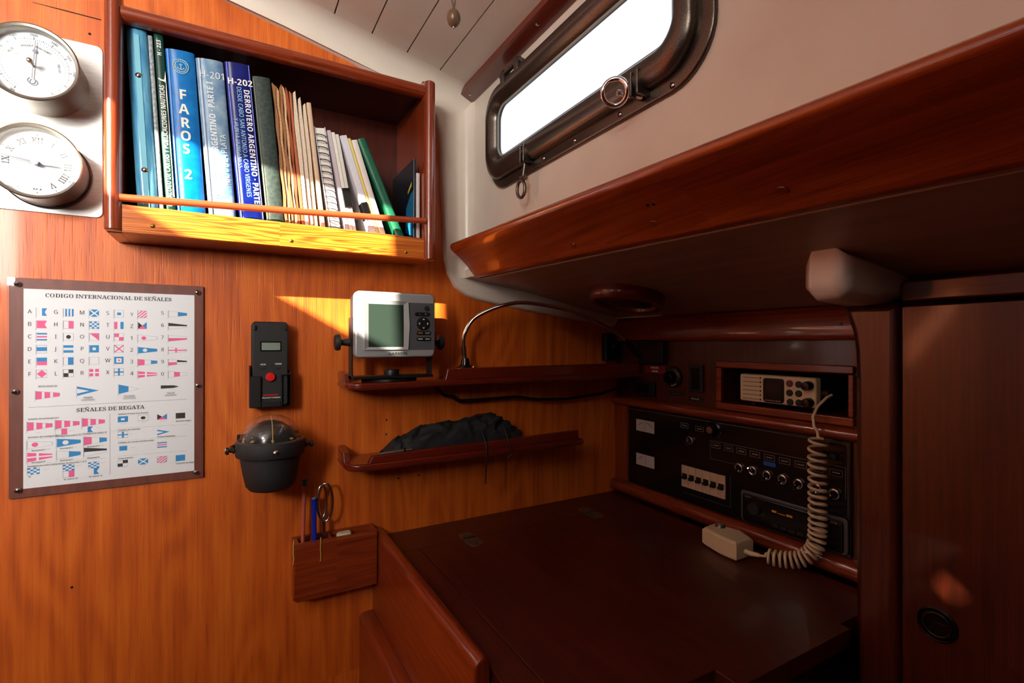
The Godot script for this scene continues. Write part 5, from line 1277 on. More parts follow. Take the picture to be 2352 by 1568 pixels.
# ---------------------------------------------------------------- chart table
func desk() -> void:
	var t := thing("chart_table", "dark mahogany chart table with hinged lid and raised inboard fiddle", "table", Vector3(0.56, -1.15, 0.32))
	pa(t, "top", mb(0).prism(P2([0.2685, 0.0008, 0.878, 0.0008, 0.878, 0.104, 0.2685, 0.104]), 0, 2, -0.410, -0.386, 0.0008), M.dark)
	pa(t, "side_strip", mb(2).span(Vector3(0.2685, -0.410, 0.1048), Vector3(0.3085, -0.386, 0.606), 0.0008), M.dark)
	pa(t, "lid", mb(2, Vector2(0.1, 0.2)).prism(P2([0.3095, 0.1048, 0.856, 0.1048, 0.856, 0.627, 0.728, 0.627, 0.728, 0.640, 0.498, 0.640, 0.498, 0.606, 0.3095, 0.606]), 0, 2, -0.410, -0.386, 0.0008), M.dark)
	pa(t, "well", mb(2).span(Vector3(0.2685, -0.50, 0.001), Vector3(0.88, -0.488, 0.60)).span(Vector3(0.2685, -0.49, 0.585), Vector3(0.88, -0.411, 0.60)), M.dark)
	var fp2 := PackedVector2Array([Vector2(0.246, -0.60)])
	for k in 9:
		var a := PI - PI * k / 8
		fp2.append(Vector2(0.257 + 0.011 * cos(a), -0.3795 + 0.011 * sin(a)))
	fp2.append(Vector2(0.268, -0.60))
	pa(t, "fiddle", mb(2, Vector2(0.3, 0.1)).prism(fp2, 0, 1, 0.0005, 0.478, 0.004), M.trim)
	var lp := PackedVector2Array([Vector2(0.2205, -1.15)])
	for k in 7:
		var a := PI - PI * 0.5 * k / 6
		lp.append(Vector2(0.2325 + 0.012 * cos(a), -0.540 + 0.010 * sin(a)))
	lp.append(Vector2(0.2455, -0.530)); lp.append(Vector2(0.2455, -1.15))
	pa(t, "pedestal", mb(2, Vector2(0.5, 0.3)).prism(lp, 0, 1, 0.0005, 0.56, 0.002), M.trim)
	pa(t, "pedestal_core", mb(1).span(Vector3(0.2456, -1.15, 0.0005), Vector3(0.30, -0.61, 0.55)), M.dark)
	for q in [[0.4100, 0.1118], [0.7100, 0.1060]]:
		var h := pa(t, "hinge", mb().prism(rr(q[0], q[1], 0.030, 0.072, 0.014, 6), 0, 2, -0.3862, -0.3846, 0.0004), mat(col(120, 112, 100), 0.35, 0.8))
		pa(h, "knuckle", mb().tube([Vector3(q[0] - 0.013, -0.3845, 0.1044), Vector3(q[0] + 0.013, -0.3845, 0.1044)], 0.0022, 10), M.bronze)
		for k in [[-0.008, -0.014], [0.008, -0.014], [0.0, -0.026], [-0.008, 0.014], [0.008, 0.014], [0.0, 0.026]]:
			pa(h, "screw", mb().lathe([Vector2(0, 0.0009), Vector2(0.002, 0.0005), Vector2(0.0026, 0.0)], 10, at(Vector3(q[0] + k[0], -0.3847, q[1] + k[1]))), M.steel)
	# pencil block
	t = thing("pencil_holder", "small reddish wooden pencil box fixed to the bulkhead beside the chart table", "holder", Vector3(0.17, -0.463, 0.0))
	var hm: Material = M.trim
	pa(t, "front_panel", mb(0).prism(P2([0.1030, -0.4610, 0.2450, -0.4610, 0.2450, -0.3600, 0.0975, -0.3580, 0.0970, -0.4550]), 0, 1, 0.036, 0.048, 0.003), hm)
	pa(t, "back_panel", mb(0).span(Vector3(0.0975, -0.462, 0.0005), Vector3(0.245, -0.3585, 0.010), 0.0015), hm)
	for s in [[0.0972, 0.1070], [0.1585, 0.1640], [0.2370, 0.2452]]:
		pa(t, "divider" if s[0] == 0.1585 else "end_panel", mb(1).span(Vector3(s[0], -0.461, 0.0095), Vector3(s[1], -0.3590, 0.038), 0.0008), hm)
	pa(t, "bottom_panel", mb(0).span(Vector3(0.10, -0.462, 0.0095), Vector3(0.244, -0.4540, 0.038)), hm)
	pa(t, "upper_shelf", mb(0).span(Vector3(0.164, -0.3760, 0.0095), Vector3(0.237, -0.3690, 0.036)), hm)
	for q in [[0.0972, 0.046, -0.355], [0.1420, 0.0482, -0.3585]]:
		pa(t, "cord_tie", mb().tube([Vector3(q[0] + 0.002, q[2] + 0.002, q[1] - 0.012), Vector3(q[0], q[2] + 0.001, q[1]), Vector3(q[0] - 0.0006, q[2] - 0.016, q[1] + 0.0012), Vector3(q[0] + 0.0006, q[2] - 0.028, q[1] + 0.0012), Vector3(q[0] - 0.001, q[2] - 0.036, q[1] + 0.0015)], 0.0009, 6), mat(col(196, 158, 70), 0.7))
	t = thing("pencil", "pinkish-red pencil with green-banded eraser end standing in the pencil box", "pencil", Vector3(0.1130, -0.454, 0.024))
	var p0 := Vector3(0.1122, -0.4538, 0.0235)
	var p1 := Vector3(0.1178, -0.2490, 0.0250)
	pa(t, "shaft", mb().tube([p0, p1], 0.0036, 6), mat(col(190, 92, 72), 0.4))
	pa(t, "ferrule", mb().tube([p1 - (p1 - p0).normalized() * 0.012, p1], 0.0040, 12), mat(col(10, 92, 72), 0.35))
	pa(t, "eraser", mb().tube([p1, p1 + (p1 - p0).normalized() * 0.004, p1 + (p1 - p0).normalized() * 0.0062], [0.0036, 0.0036, 0.0024], 12), mat(col(176, 110, 92), 0.7))
	t = thing("pen", "blue ballpoint pen standing in the pencil box", "pen", Vector3(0.1350, -0.454, 0.024))
	pa(t, "barrel", mb().tube([Vector3(0.1362, -0.4538, 0.022), Vector3(0.1335, -0.2870, 0.025)], 0.0044, 12), mat(col(24, 44, 168), 0.25))
	pa(t, "end_cap", mb().tube([Vector3(0.1335, -0.2870, 0.025), Vector3(0.13345, -0.2852, 0.025)], 0.0036, 12), mat(col(150, 156, 190), 0.3))
	t = thing("scissors", "steel scissors standing handles up in the pencil box", "scissors", Vector3(0.150, -0.454, 0.024))
	for s in [-1.0, 1.0]:
		var lo := []
		for k in 22:
			var a := TAU * k / 22
			lo.append(Vector3(0.1505 + s * 0.0025 + (0.0125 if s > 0 else 0.0085) * cos(a), -0.2955 + (0.035 if s > 0 else 0.031) * sin(a), 0.025 + s * 0.004 + 0.003 * s * cos(a)))
		pa(t, "finger_loop", mb().tube(lo, 0.0021, 8, true), M.steel)
		pa(t, "blade", mb().prism(P2([0.1480, -0.327, 0.1535, -0.327, 0.1540, -0.40, 0.1510, -0.4538, 0.1485, -0.40]), 0, 1, 0.025 + s * 0.0022 - 0.001, 0.025 + s * 0.0022 + 0.001, 0.0003), M.steel)
	t = thing("eraser", "small white eraser lying on top of the pencil box", "eraser", Vector3(0.187, -0.369, 0.026))
	pa(t, "rubber_block", mb().prism(rr(0.187, 0.025, 0.027, 0.017, 0.006, 5), 0, 2, -0.3689, -0.3575, 0.003), mat(col(206, 198, 172), 0.6))

# ---------------------------------------------------------------- console under the side deck; its face looks to -x at x = 0.88
const XF := 0.88
func xb(z0: float, z1: float, y0: float, y1: float, p0: float, p1: float, bev := 0.0, g := 2) -> MB:   # block on the console face; p: how far it stands out
	return mb(g).span(Vector3(XF - p1, y0, z0), Vector3(XF - p0, y1, z1), bev)
func half_round(y0: float, y1: float, p: float) -> PackedVector2Array:
	var o := PackedVector2Array([Vector2(XF + 0.004, y1), Vector2(XF + 0.004, y0)])
	for k in 9:
		var a := -PI * 0.5 + PI * k / 8
		o.append(Vector2(XF - p * 0.35 - p * 0.65 * cos(a), (y0 + y1) * 0.5 + (y1 - y0) * 0.5 * sin(a)))
	return o
func label_plate(t: Node3D, zc: float, yc: float, w: float, h: float) -> void:
	var l := pa(t, "label", xb(zc - w * 0.5, zc + w * 0.5, yc - h * 0.5, yc + h * 0.5, 0.0055, 0.0066, 0.0002), M.blackg)
	var m := mb()
	var e := 0.0006
	for q in [[zc - w * 0.5, zc + w * 0.5, yc + h * 0.5 - e, yc + h * 0.5], [zc - w * 0.5, zc + w * 0.5, yc - h * 0.5, yc - h * 0.5 + e], [zc - w * 0.5, zc - w * 0.5 + e, yc - h * 0.5, yc + h * 0.5], [zc + w * 0.5 - e, zc + w * 0.5, yc - h * 0.5, yc + h * 0.5], [zc - w * 0.3, zc + w * 0.3, yc - 0.0010, yc + 0.0010]]:
		m.span(Vector3(XF - 0.0069, q[2], q[0]), Vector3(XF - 0.0064, q[3], q[1]))
	pa(l, "print", m, mat(col(128, 122, 112), 0.6))

# a row of small printed blocks, for print too small to read
func dashes(z0: float, z1: float, y: float, h: float, n: int, p: float) -> MB:
	var m := mb()
	var w := (z1 - z0) / n
	for k in n:
		m.span(Vector3(XF - p - 0.0003, y - h * 0.5, z0 + k * w), Vector3(XF - p + 0.0001, y + h * 0.5, z0 + k * w + w * 0.72))
	return m

func console() -> void:
	var t := thing("instrument_console", "mahogany instrument console under the side deck behind the chart table", "console", Vector3(0.95, -0.386, 0.30))
	var hz := [0.3245, 0.5638]
	var hy := [-0.1222, -0.0520]
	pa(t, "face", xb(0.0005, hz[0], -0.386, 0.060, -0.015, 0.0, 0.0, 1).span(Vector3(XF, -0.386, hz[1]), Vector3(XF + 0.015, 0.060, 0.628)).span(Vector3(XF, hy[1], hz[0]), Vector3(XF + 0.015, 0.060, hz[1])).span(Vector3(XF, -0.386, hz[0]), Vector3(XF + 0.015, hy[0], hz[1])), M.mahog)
	pa(t, "radio_niche", mb(2).span(Vector3(XF + 0.015, hy[0] - 0.008, hz[0] - 0.01), Vector3(1.02, hy[0], hz[1] + 0.01)).span(Vector3(XF + 0.015, hy[1], hz[0] - 0.01), Vector3(1.02, hy[1] + 0.008, hz[1] + 0.01)).span(Vector3(XF + 0.015, hy[0], hz[0] - 0.01), Vector3(1.02, hy[1], hz[0])).span(Vector3(XF + 0.015, hy[0], hz[1]), Vector3(1.02, hy[1], hz[1] + 0.01)).span(Vector3(1.01, hy[0], hz[0]), Vector3(1.02, hy[1], hz[1])), M.dark)
	for q in [[0.3105, 0.5735, hy[1], -0.0380], [0.3105, 0.5735, -0.1375, hy[0]], [0.3105, hz[0], hy[0], hy[1]], [hz[1], 0.5735, hy[0], hy[1]]]:
		pa(t, "niche_moulding", xb(q[0], q[1], q[2], q[3], -0.004, 0.007, 0.0025), M.trim)
	pa(t, "upper_rail", mb(2).prism(P2([XF + 0.004, 0.060, XF + 0.004, 0.004, XF - 0.010, 0.0035, XF - 0.015, 0.0050, XF - 0.0175, 0.0090, XF - 0.0180, 0.0140, XF - 0.0165, 0.0300, XF - 0.0125, 0.0480, XF - 0.0060, 0.0600]), 0, 1, 0.0005, 0.628, 0.0), M.trim)
	pa(t, "middle_rail", mb(2, Vector2(0.1, 0.3)).prism(half_round(-0.1605, -0.1385, 0.018), 0, 1, 0.0005, 0.628, 0.0), M.trim)
	pa(t, "lower_rail", mb(2, Vector2(0.2, 0.1)).prism(half_round(-0.3835, -0.3520, 0.022), 0, 1, 0.0005, 0.628, 0.0), M.trim)
	pa(t, "stile", xb(0.0006, 0.046, -0.352, -0.160, -0.002, 0.006, 0.002, 1), M.trim)
	for zz in [0.135, 0.560]:
		pa(t, "screw", mb().lathe([Vector2(0, 0.0012), Vector2(0.0022, 0.0009), Vector2(0.003, 0)], 10, y_to_mx(Vector3(XF - 0.0160, 0.030, zz))), M.bronze)
	# small fittings on the upper left of the console
	t = thing("alarm_unit", "black box instrument at the top left of the console, behind the lamp head", "instrument", Vector3(XF, -0.050, 0.135))
	pa(t, "case", xb(0.094, 0.176, -0.0500, 0.0030, 0.0, 0.018, 0.003), M.black)
	pa(t, "face_plate", xb(0.099, 0.171, -0.0460, -0.0010, 0.0175, 0.0192, 0.0006), M.blackg)
	for q in [[0.162, -0.010], [0.162, -0.022], [0.162, -0.036]]:
		pa(t, "button", xb(q[0] - 0.003, q[0] + 0.003, q[1] - 0.0025, q[1] + 0.0025, 0.019, 0.0205, 0.0006), M.rubber)
	pa(t, "dial_window", xb(0.104, 0.150, -0.040, -0.008, 0.0190, 0.0198, 0.0004), mat(col(12, 14, 18), 0.15))
	t = thing("warning_label", "small red label under the black box instrument", "label", Vector3(XF, -0.072, 0.14))
	var lb := pa(t, "plate", xb(0.1045, 0.170, -0.0735, -0.0545, 0.0, 0.0012, 0.0002), mat(col(120, 16, 18), 0.5))
	pa(lb, "print", dashes(0.124, 0.150, -0.0600, 0.0046, 5, 0.0013).span(Vector3(XF - 0.0016, -0.0706, 0.1275), Vector3(XF - 0.0012, -0.0666, 0.1470)), mat(col(206, 180, 176), 0.6))
	t = thing("power_socket", "black square socket low on the left of the console", "socket", Vector3(XF, -0.129, 0.105))
	pa(t, "cover", mb().prism(rr(0.105, -0.1115, 0.072, 0.036, 0.006, 4), 2, 1, XF - 0.009, XF, 0.002), M.black)
	pa(t, "insert", mb().prism(rr(0.105, -0.1115, 0.044, 0.022, 0.004, 4), 2, 1, XF - 0.0105, XF - 0.008, 0.0008), M.blackg)
	t = thing("battery_switch", "round black rotary switch with a red arc on the console", "switch", Vector3(XF, -0.1005, 0.196))
	pa(t, "ring", mb().lathe([Vector2(0.0240, 0), Vector2(0.0240, 0.006), Vector2(0.0215, 0.009), Vector2(0.0165, 0.010), Vector2(0.0, 0.010)], 36, y_to_mx(Vector3(XF, -0.0790, 0.196))), M.black)
	pa(t, "knob", mb().lathe([Vector2(0.0140, 0.009), Vector2(0.0130, 0.022), Vector2(0.011, 0.024), Vector2(0, 0.0245)], 28, y_to_mx(Vector3(XF, -0.0790, 0.196))).box(Vector3(XF - 0.026, -0.079, 0.196), Vector3(0.008, 0.022, 0.006), 0.0015), M.blackg)
	for q in [[-0.5, 1.1, col(170, 22, 26), "red_mark"], [-1.6, -0.8, col(206, 192, 176), "white_mark"]]:
		var l := []
		for k in 12:
			var a: float = lerp(q[0], q[1], k / 11.0)
			l.append(Vector3(XF - 0.0098, -0.0790 + 0.0190 * sin(a), 0.196 + 0.0190 * cos(a)))
		pa(t, q[3], mb().tube(l, 0.0012, 6), mat(q[2], 0.4))
	t = thing("rocker_switch", "tall black rocker switch beside the radio niche", "switch", Vector3(XF, -0.108, 0.2585))
	pa(t, "bezel", mb().prism(rr(0.2585, -0.0782, 0.039, 0.0595, 0.002, 3), 2, 1, XF - 0.005, XF, 0.0012), M.black)
	pa(t, "rocker", mb().prism(P2([XF - 0.004, -0.101, XF - 0.0075, -0.101, XF - 0.0055, -0.079, XF - 0.0105, -0.056, XF - 0.004, -0.056]), 0, 1, 0.2485, 0.2685, 0.0006), M.blackg)
	for q in [[0.202, -0.1160, 0.0385, 0.0090, "black engraved label under the rotary switch"], [0.2555, -0.1228, 0.0385, 0.0105, "black label with pale lettering under the rocker switch"]]:
		t = thing("name_plate", q[4], "label", Vector3(XF, q[1], q[0]))
		var pl := pa(t, "plate", xb(q[0] - q[2] * 0.5, q[0] + q[2] * 0.5, q[1] - q[3] * 0.5, q[1] + q[3] * 0.5, 0, 0.0016, 0.0003), M.black)
		pa(pl, "print", dashes(q[0] - 0.011, q[0] + 0.011, q[1], 0.0034, 5, 0.0017), mat(col(150, 146, 136) if q[0] > 0.22 else col(70, 70, 70), 0.6))
	# dark box on the bulkhead in the corner
	t = thing("junction_box", "black junction box in the corner between bulkhead and console", "box", Vector3(0.852, -0.05, 0.0))
	pa(t, "case", mb().span(Vector3(0.828, -0.047, 0.0004), Vector3(0.8785, 0.024, 0.020), 0.003), M.black)
	pa(t, "indicator", mb().lathe([Vector2(0.004, 0), Vector2(0.003, 0.002), Vector2(0, 0.003)], 12, y_to_z(Vector3(0.853, -0.010, 0.0198))), mat(col(120, 40, 26), 0.3))
	# radio
	t = thing("vhf_radio", "cream marine radio set with dark display and round keys, in the console niche", "radio", Vector3(0.93, -0.1215, 0.443))
	pa(t, "case", mb().span(Vector3(0.884, -0.1135, 0.370), Vector3(0.990, -0.0615, 0.5155), 0.002), M.black)
	pa(t, "feet", mb().span(Vector3(0.893, -0.1218, 0.380), Vector3(0.990, -0.1135, 0.388)).span(Vector3(0.893, -0.1218, 0.497), Vector3(0.990, -0.1135, 0.505)), M.black)
	pa(t, "front", mb().prism(rr(0.4430, -0.0872, 0.1475, 0.0525, 0.004, 4), 2, 1, 0.870, 0.886, 0.003), M.cream)
	for k in 6:
		pa(t, "grille_slot", xb(0.3775, 0.4105, -0.0668 - k * 0.0081 - 0.0012, -0.0668 - k * 0.0081, 0.0095, 0.0106), mat(col(120, 96, 72), 0.6))
		pa(t, "grille_hole", mb().lathe([Vector2(0, 0.0004), Vector2(0.0016, 0.0003), Vector2(0.0018, 0)], 8, y_to_mx(Vector3(0.8700, -0.0672 - k * 0.0081, 0.4135))), M.hole)
	pa(t, "display_bezel", mb().prism(rr(0.4398, -0.0885, 0.0405, 0.0445, 0.005, 4), 2, 1, 0.8685, 0.871, 0.0008), M.blackg)
	pa(t, "display", mb().span(Vector3(0.8680, -0.0955, 0.4265), Vector3(0.8690, -0.0740, 0.4555)), mat(col(38, 26, 28), 0.2))
	var vt := mb()
	for k in 6: vt.span(Vector3(0.8681, -0.1082, 0.4245 + k * 0.0052), Vector3(0.8686, -0.1066, 0.4282 + k * 0.0052))
	pa(t, "display_print", vt, mat(col(150, 146, 140), 0.6))
	for q in [[0.4702, -0.0735, true], [0.4865, -0.0741, false], [0.4702, -0.0903, false], [0.4865, -0.0902, false], [0.4712, -0.1066, false], [0.4870, -0.1062, false]]:
		pa(t, "power_key" if q[2] else "key", mb().lathe([Vector2(0.0060, 0), Vector2(0.0060, 0.0015), Vector2(0.0050, 0.0026), Vector2(0.0, 0.0030)], 18, y_to_mx(Vector3(0.8702, q[1], q[0]))), mat(col(110, 30, 36), 0.4) if q[2] else M.rubber)
	for q in [[0.5045, -0.0752], [0.5050, -0.1040]]:
		pa(t, "knob", mb().lathe([Vector2(0.0085, 0), Vector2(0.0080, 0.010), Vector2(0.0068, 0.0145), Vector2(0.0, 0.0150)], 22, y_to_mx(Vector3(0.8702, q[1], q[0]))), M.blackg)
	pa(t, "socket", mb().lathe([Vector2(0.0095, 0), Vector2(0.0095, 0.013), Vector2(0.006, 0.015), Vector2(0, 0.015)], 20, Transform3D(Basis(Vector3.RIGHT, Vector3.BACK, Vector3.DOWN), Vector3(0.892, -0.0885, 0.5152))), M.black)
	# fist microphone with its coiled lead
	t = thing("microphone", "cream fist microphone lying on the chart table with a coiled lead", "microphone", Vector3(0.80, -0.3858, 0.395))
	pa(t, "body", mb().prism(P2([0.781, 0.354, 0.817, 0.351, 0.829, 0.404, 0.815, 0.4365, 0.769, 0.4365, 0.769, 0.400]), 0, 2, -0.3857, -0.3490, 0.006), M.cream)
	pa(t, "hanger_button", mb().lathe([Vector2(0.010, 0), Vector2(0.0095, 0.002), Vector2(0.005, 0.003), Vector2(0.005, 0.006), Vector2(0.0075, 0.0075), Vector2(0, 0.008)], 20, at(Vector3(0.808, -0.3492, 0.373))), M.steel)
	pa(t, "strain_relief", mb().tube([Vector3(0.793, -0.3700, 0.434), Vector3(0.796, -0.3702, 0.447), Vector3(0.801, -0.3705, 0.458)], [0.0052, 0.0046, 0.0034], 12), M.cream)
	var cp := Curve3D.new()
	var ps := [Vector3(0.806, -0.3697, 0.466), Vector3(0.818, -0.3680, 0.492), Vector3(0.829, -0.3610, 0.514), Vector3(0.838, -0.3440, 0.528), Vector3(0.8415, -0.3200, 0.5335), Vector3(0.8425, -0.2500, 0.5335), Vector3(0.8425, -0.1850, 0.5330), Vector3(0.8430, -0.1560, 0.5345)]
	for i in ps.size():
		var tg: Vector3 = (ps[mini(i + 1, ps.size() - 1)] - ps[maxi(i - 1, 0)]) * 0.17
		cp.add_point(ps[i], -tg, tg)
	var L := cp.get_baked_length()
	var turns := 27.0
	var n := 29 * 14
	var co := [Vector3(0.798, -0.3703, 0.450), Vector3(0.801, -0.3705, 0.458)]
	for k in n + 1:
		var f := float(k) / n
		var g := f if f < 0.35 else 0.35 + (f - 0.35) * 1.0
		var b := cp.sample_baked_with_rotation(L * g, true, false)
		var a := TAU * turns * (1.28 * f - 0.28 * f * f)
		var rad := 0.0122 * minf(1.0, minf(f * 30.0, (1.0 - f) * 30.0) + 0.1)
		co.append(b.origin + (b.basis.x * cos(a) + b.basis.y * sin(a)) * rad)
	co.append_array([Vector3(0.848, -0.1485, 0.531), Vector3(0.851, -0.1400, 0.5235), Vector3(0.853, -0.1250, 0.5205), Vector3(0.860, -0.1080, 0.5240), Vector3(0.8755, -0.0930, 0.5310), Vector3(0.8850, -0.0890, 0.5335)])
	pa(t, "coiled_lead", mb().tube(co, 0.0024, 8), M.cream)
	# switch panel
	t = thing("switch_panel", "black electrical switch panel with meters, toggles and a breaker row", "switch panel", Vector3(XF, -0.350, 0.31))
	pa(t, "plate", xb(0.0515, 0.5690, -0.3500, -0.1620, 0.0004, 0.0056, 0.0008), M.blackg)
	pa(t, "edge_line", xb(0.0550, 0.5655, -0.1665, -0.1655, 0.005, 0.0060).span(Vector3(XF - 0.006, -0.2840, 0.5640), Vector3(XF - 0.005, -0.1665, 0.5648)).span(Vector3(XF - 0.006, -0.2052, 0.2970), Vector3(XF - 0.005, -0.2042, 0.5610)).span(Vector3(XF - 0.006, -0.2430, 0.2970), Vector3(XF - 0.005, -0.2042, 0.2978)).span(Vector3(XF - 0.006, -0.2430, 0.2970), Vector3(XF - 0.005, -0.2422, 0.360)).span(Vector3(XF - 0.006, -0.2560, 0.5602), Vector3(XF - 0.005, -0.2042, 0.5610)).span(Vector3(XF - 0.006, -0.3320, 0.3450), Vector3(XF - 0.005, -0.2680, 0.3457)).span(Vector3(XF - 0.006, -0.3320, 0.2230), Vector3(XF - 0.005, -0.3313, 0.3457)), mat(col(92, 90, 88), 0.5))
	for k in 2:
		var yc: float = [-0.2025, -0.2855][k]
		var me := pa(t, "meter", xb(0.079, 0.144, yc - 0.0175, yc + 0.0175, 0.005, 0.0075, 0.0008), M.blackg)
		pa(me, "meter_face", xb(0.0815, 0.1415, yc - 0.0140, yc + 0.0140, 0.0074, 0.0080), mat(col(196, 180, 172), 0.5))
		for q in [[2.35, 1.85, col(150, 34, 30)], [1.75, 1.55, col(170, 160, 50)], [1.45, 0.75, col(50, 110, 84)]]:
			if k == 1 and q[0] < 1.8: continue
			var l := []
			for i in 8:
				var a: float = lerp(q[0], q[1], i / 7.0)
				l.append(Vector3(XF - 0.0081, yc - 0.020 + 0.029 * sin(a), 0.1115 + 0.029 * cos(a)))
			pa(me, "scale_arc", mb().tube(l, 0.0008, 5), mat(q[2], 0.5))
		pa(me, "needle", mb().box(Vector3(XF - 0.0084, yc - 0.001, 0.1115 + 0.002 * k), Vector3(0.0003, 0.022, 0.0004)), M.ink)
	label_plate(t, 0.2300, -0.1835, 0.0215, 0.0108); label_plate(t, 0.2710, -0.1850, 0.0215, 0.0104)
	for k in 9:
		label_plate(t, 0.3122 + k * 0.02926, -0.2130 - k * 0.0004, 0.0208, 0.0108)
	for q in [[0.2469, -0.2135], [0.3667, -0.2469], [0.3962, -0.2462], [0.4254, -0.2481], [0.4554, -0.2485], [0.4846, -0.2495], [0.5156, -0.2496], [0.5447, -0.2514]]:
		var s := pa(t, "toggle_switch", mb().lathe([Vector2(0.0098, 0), Vector2(0.0098, 0.0025), Vector2(0.0088, 0.0046), Vector2(0.0068, 0.0052), Vector2(0.0056, 0.0046), Vector2(0.0054, 0.0005)], 24, y_to_mx(Vector3(XF - 0.0055, q[1], q[0]))), M.steel)
		pa(s, "bushing", mb().lathe([Vector2(0.0055, 0.0015), Vector2(0.0, 0.0018)], 16, y_to_mx(Vector3(XF - 0.0055, q[1], q[0]))), M.blackg)
		var dn: float = 1.0 if is_equal_approx(q[0], 0.3962) else -1.0
		pa(s, "lever", mb().tube([Vector3(XF - 0.009, q[1], q[0]), Vector3(XF - 0.020, q[1] + dn * 0.0060, q[0]), Vector3(XF - 0.0225, q[1] + dn * 0.0070, q[0])], [0.0020, 0.0026, 0.0018], 10), M.chrome if dn > 0 else M.black)
	pa(t, "selector_knob", mb().lathe([Vector2(0.0158, 0), Vector2(0.0158, 0.004), Vector2(0.0125, 0.006), Vector2(0.0115, 0.016), Vector2(0.0100, 0.018), Vector2(0.0, 0.018)], 30, y_to_mx(Vector3(XF - 0.0055, -0.1800, 0.3090))), M.blackg)
	pa(t, "selector_ring", mb().lathe([Vector2(0.0160, 0.0), Vector2(0.0168, 0.0015), Vector2(0.0158, 0.003)], 30, y_to_mx(Vector3(XF - 0.0055, -0.1800, 0.3090))), M.chrome)
	pa(t, "selector_cap", mb().lathe([Vector2(0.0072, 0.0180), Vector2(0.0066, 0.0192), Vector2(0.0, 0.0194)], 20, y_to_mx(Vector3(XF - 0.0055, -0.1800, 0.3090))), mat(col(150, 120, 84), 0.3, 0.7))
	pa(t, "blue_sticker", mb().prism(rr(0.4290, -0.2268, 0.0235, 0.0075, 0.002, 3), 2, 1, XF - 0.0062, XF - 0.0054), mat(col(24, 84, 176), 0.4))
	for q in [[0.5275, -0.1893], [0.5445, -0.1893]]:
		pa(t, "fuse_holder", mb().lathe([Vector2(0.0062, 0), Vector2(0.0058, 0.004), Vector2(0.0045, 0.007), Vector2(0, 0.0075)], 16, y_to_mx(Vector3(XF - 0.0055, q[1], q[0]))), M.rubber)
		pa(t, "fuse_ring", mb().lathe([Vector2(0.0064, 0.0), Vector2(0.0068, 0.001), Vector2(0.0060, 0.002)], 16, y_to_mx(Vector3(XF - 0.0055, q[1], q[0]))), M.bronze)
	for k in 6:
		var z0 := 0.2232 + k * 0.0187
		var b := pa(t, "breaker", xb(z0, z0 + 0.0183, -0.3183, -0.2712, 0.005, 0.0085, 0.0005), mat(col(206, 172, 140), 0.5))
		pa(b, "breaker_lever", xb(z0 + 0.0028, z0 + 0.0158, -0.3000, -0.2885, 0.0082, 0.0092).span(Vector3(XF - 0.0150, -0.3000, z0 + 0.0045), Vector3(XF - 0.0088, -0.2945, z0 + 0.0140)), M.black)
	# car stereo set into the panel
	t = thing("car_stereo", "black car stereo with grey surround and yellow marking, set in the switch panel", "stereo", Vector3(XF, -0.3475, 0.469))
	pa(t, "surround", mb().prism(rr(0.4690, -0.3172, 0.195, 0.0605, 0.007, 4), 2, 1, XF - 0.0105, XF - 0.0057, 0.002), mat(col(92, 90, 90), 0.35, 0.3))
	pa(t, "front", mb().prism(rr(0.4690, -0.3185, 0.183, 0.0520, 0.005, 4), 2, 1, XF - 0.0135, XF - 0.0095, 0.0025), M.blackg)
	pa(t, "yellow_mark", xb(0.4385, 0.4475, -0.3115, -0.3075, 0.0134, 0.0138).span(Vector3(XF - 0.0138, -0.3115, 0.4500), Vector3(XF - 0.0134, -0.3100, 0.4640)).span(Vector3(XF - 0.0138, -0.3115, 0.4660), Vector3(XF - 0.0134, -0.3075, 0.4770)), mat(col(214, 158, 20), 0.5))
	pa(t, "volume_knob", mb().lathe([Vector2(0.0120, 0), Vector2(0.0112, 0.008), Vector2(0, 0.0085)], 24, y_to_mx(Vector3(XF - 0.0132, -0.3150, 0.4050))), M.rubber)
	pa(t, "cassette_slot", xb(0.436, 0.530, -0.3245, -0.3150, 0.0130, 0.0137), M.hole)
	for k in 6:
		pa(t, "preset_key", xb(0.440 + k * 0.0150, 0.452 + k * 0.0150, -0.3375, -0.3320, 0.0132, 0.0148, 0.0005), M.rubber)
	pa(t, "chrome_key", xb(0.3830, 0.3960, -0.2985, -0.2955, 0.0130, 0.0145, 0.0006).span(Vector3(XF - 0.0145, -0.2985, 0.5420), Vector3(XF - 0.0130, -0.2955, 0.5520)), M.chrome)

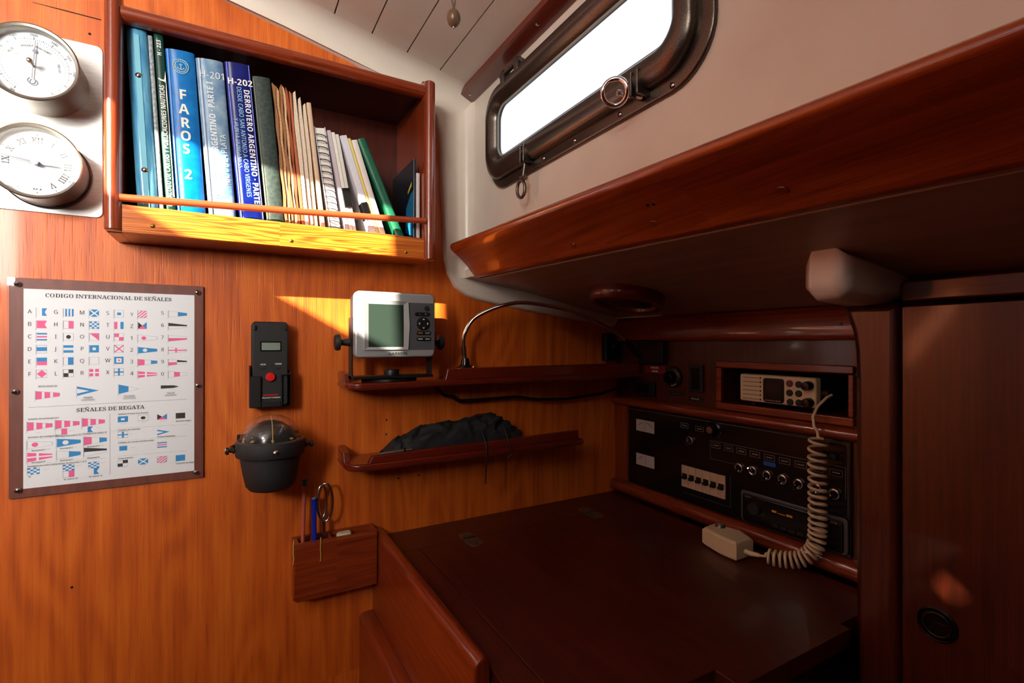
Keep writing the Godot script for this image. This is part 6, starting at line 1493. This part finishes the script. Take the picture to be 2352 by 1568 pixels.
func locker() -> void:
	var t := thing("locker", "tall dark mahogany locker aft of the console with a round ring pull", "locker", Vector3(0.90, -1.15, 0.90))
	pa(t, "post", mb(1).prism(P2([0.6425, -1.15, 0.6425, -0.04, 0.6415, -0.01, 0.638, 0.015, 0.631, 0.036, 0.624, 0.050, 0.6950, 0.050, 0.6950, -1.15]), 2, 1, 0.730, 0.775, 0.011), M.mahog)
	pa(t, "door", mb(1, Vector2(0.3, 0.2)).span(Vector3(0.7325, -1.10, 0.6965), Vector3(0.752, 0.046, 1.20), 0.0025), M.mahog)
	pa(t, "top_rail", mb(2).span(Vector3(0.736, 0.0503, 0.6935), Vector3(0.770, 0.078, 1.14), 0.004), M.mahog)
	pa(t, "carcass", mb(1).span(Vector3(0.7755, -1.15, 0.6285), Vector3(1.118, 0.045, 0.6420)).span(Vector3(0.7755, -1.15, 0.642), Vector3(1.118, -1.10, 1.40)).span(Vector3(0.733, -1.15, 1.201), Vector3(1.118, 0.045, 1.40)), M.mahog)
	var c := Vector3(0.7325, -0.3354, 0.7335)
	var r := pa(t, "ring_pull", mb().lathe([Vector2(0.0200, 0.0), Vector2(0.0200, 0.002), Vector2(0.0185, 0.0032), Vector2(0.0170, 0.002), Vector2(0.0165, 0.0008), Vector2(0.0, 0.0008)], 40, y_to_mx(c)), mat(col(34, 26, 22), 0.35, 0.7))
	var l := []
	for k in 28:
		l.append(c + Vector3(-0.0022, 0.0135 * sin(TAU * k / 28), 0.0135 * cos(TAU * k / 28)))
	pa(r, "finger_ring", mb().tube(l, 0.0014, 8, true), mat(col(60, 46, 38), 0.3, 0.8))
	pa(r, "latch_tongue", mb().box(c + Vector3(-0.0016, 0.002, 0.004), Vector3(0.0016, 0.003, 0.014), 0.0006), mat(col(50, 38, 30), 0.35, 0.8))

func small_things() -> void:
	# white knee under the side deck
	var t := thing("deck_knee", "white painted bracket under the side deck at the corner of the locker", "bracket", Vector3(0.69, 0.04, 0.665))
	var p := PackedVector2Array([Vector2(0.785, 0.0995), Vector2(0.621, 0.1135), Vector2(0.619, 0.080)])
	for k in 7:
		var a := PI + PI * 0.38 * k / 6
		p.append(Vector2(0.641 + 0.022 * cos(a), 0.072 + 0.022 * sin(a)))
	p.append(Vector2(0.700, 0.0470)); p.append(Vector2(0.720, 0.0512)); p.append(Vector2(0.782, 0.0512))
	var rows := []
	pa(t, "knee", mb(1).prism(p, 0, 1, 0.634, 0.692, 0.016), M.paint)
	# round light in a turned wooden ring on the lining
	t = thing("deck_light", "round lamp in a dark turned wooden ring under the side deck", "lamp", Vector3(0.688, 0.098, 0.249))
	var n := Vector3(-0.196, -0.981, 0).normalized()
	var x := Transform3D(Basis(n.cross(Vector3.BACK).normalized(), n, Vector3.BACK), Vector3(0.688, 0.0979, 0.249))
	pa(t, "wooden_ring", mb(2).lathe([Vector2(0.0740, -0.004), Vector2(0.0750, 0.010), Vector2(0.0740, 0.020), Vector2(0.0700, 0.0255), Vector2(0.0640, 0.0265), Vector2(0.0590, 0.0240), Vector2(0.0570, 0.0180), Vector2(0.0570, 0.002)], 56, x), M.red)
	pa(t, "lens", mb().lathe([Vector2(0.0570, 0.016), Vector2(0.0500, 0.0190), Vector2(0.0, 0.0195)], 40, x), mat(col(70, 58, 54), 0.35))
	# bead on a doubled cord
	t = thing("cord_pull", "wooden bead on a doubled cord hanging from the deckhead", "pull cord", Vector3(0.269, 0.432, 0.36))
	var c := Vector3(0.2690, 0.4495, 0.36)
	var pr := []
	for k in 15:
		var a := -PI * 0.5 + PI * k / 14
		pr.append(Vector2(maxf(0.0002, 0.0096 * cos(a)), 0.0124 * sin(a)))
	pa(t, "bead", mb(1).lathe(pr, 28, at(c)), mottled(110, 0.05, col(92, 66, 46), col(132, 100, 74), 0.02, 0.35, 0.0, 0.0, 4))
	pa(t, "tip", mb().lathe([Vector2(0.0, -0.0150), Vector2(0.0014, -0.0142), Vector2(0.0016, -0.0118)], 12, at(c)), M.steel)
	for s in [-1.0, 1.0]:
		var l := []
		for k in 60:
			var f := k / 59.0
			var a: float = f * 46.0 + s * 1.5
			l.append(Vector3(c.x + s * (0.0012 + 0.0022 * f) + 0.0005 * cos(a), c.y + 0.011 + (ceil_y(c.x) - c.y - 0.0105) * f, c.z + 0.0005 * sin(a)))
		pa(t, "cord", mb().tube(l, 0.0012, 6), mat(col(112, 88, 66), 0.8))
	# cream filler strip where the lining meets the console
	var sp := get_node("trim_3")
	part(sp, "filler_strip", mb(2).span(Vector3(0.866, 0.0605, 0.012), Vector3(0.874, 0.0655, 0.165), 0.001), M.cream)
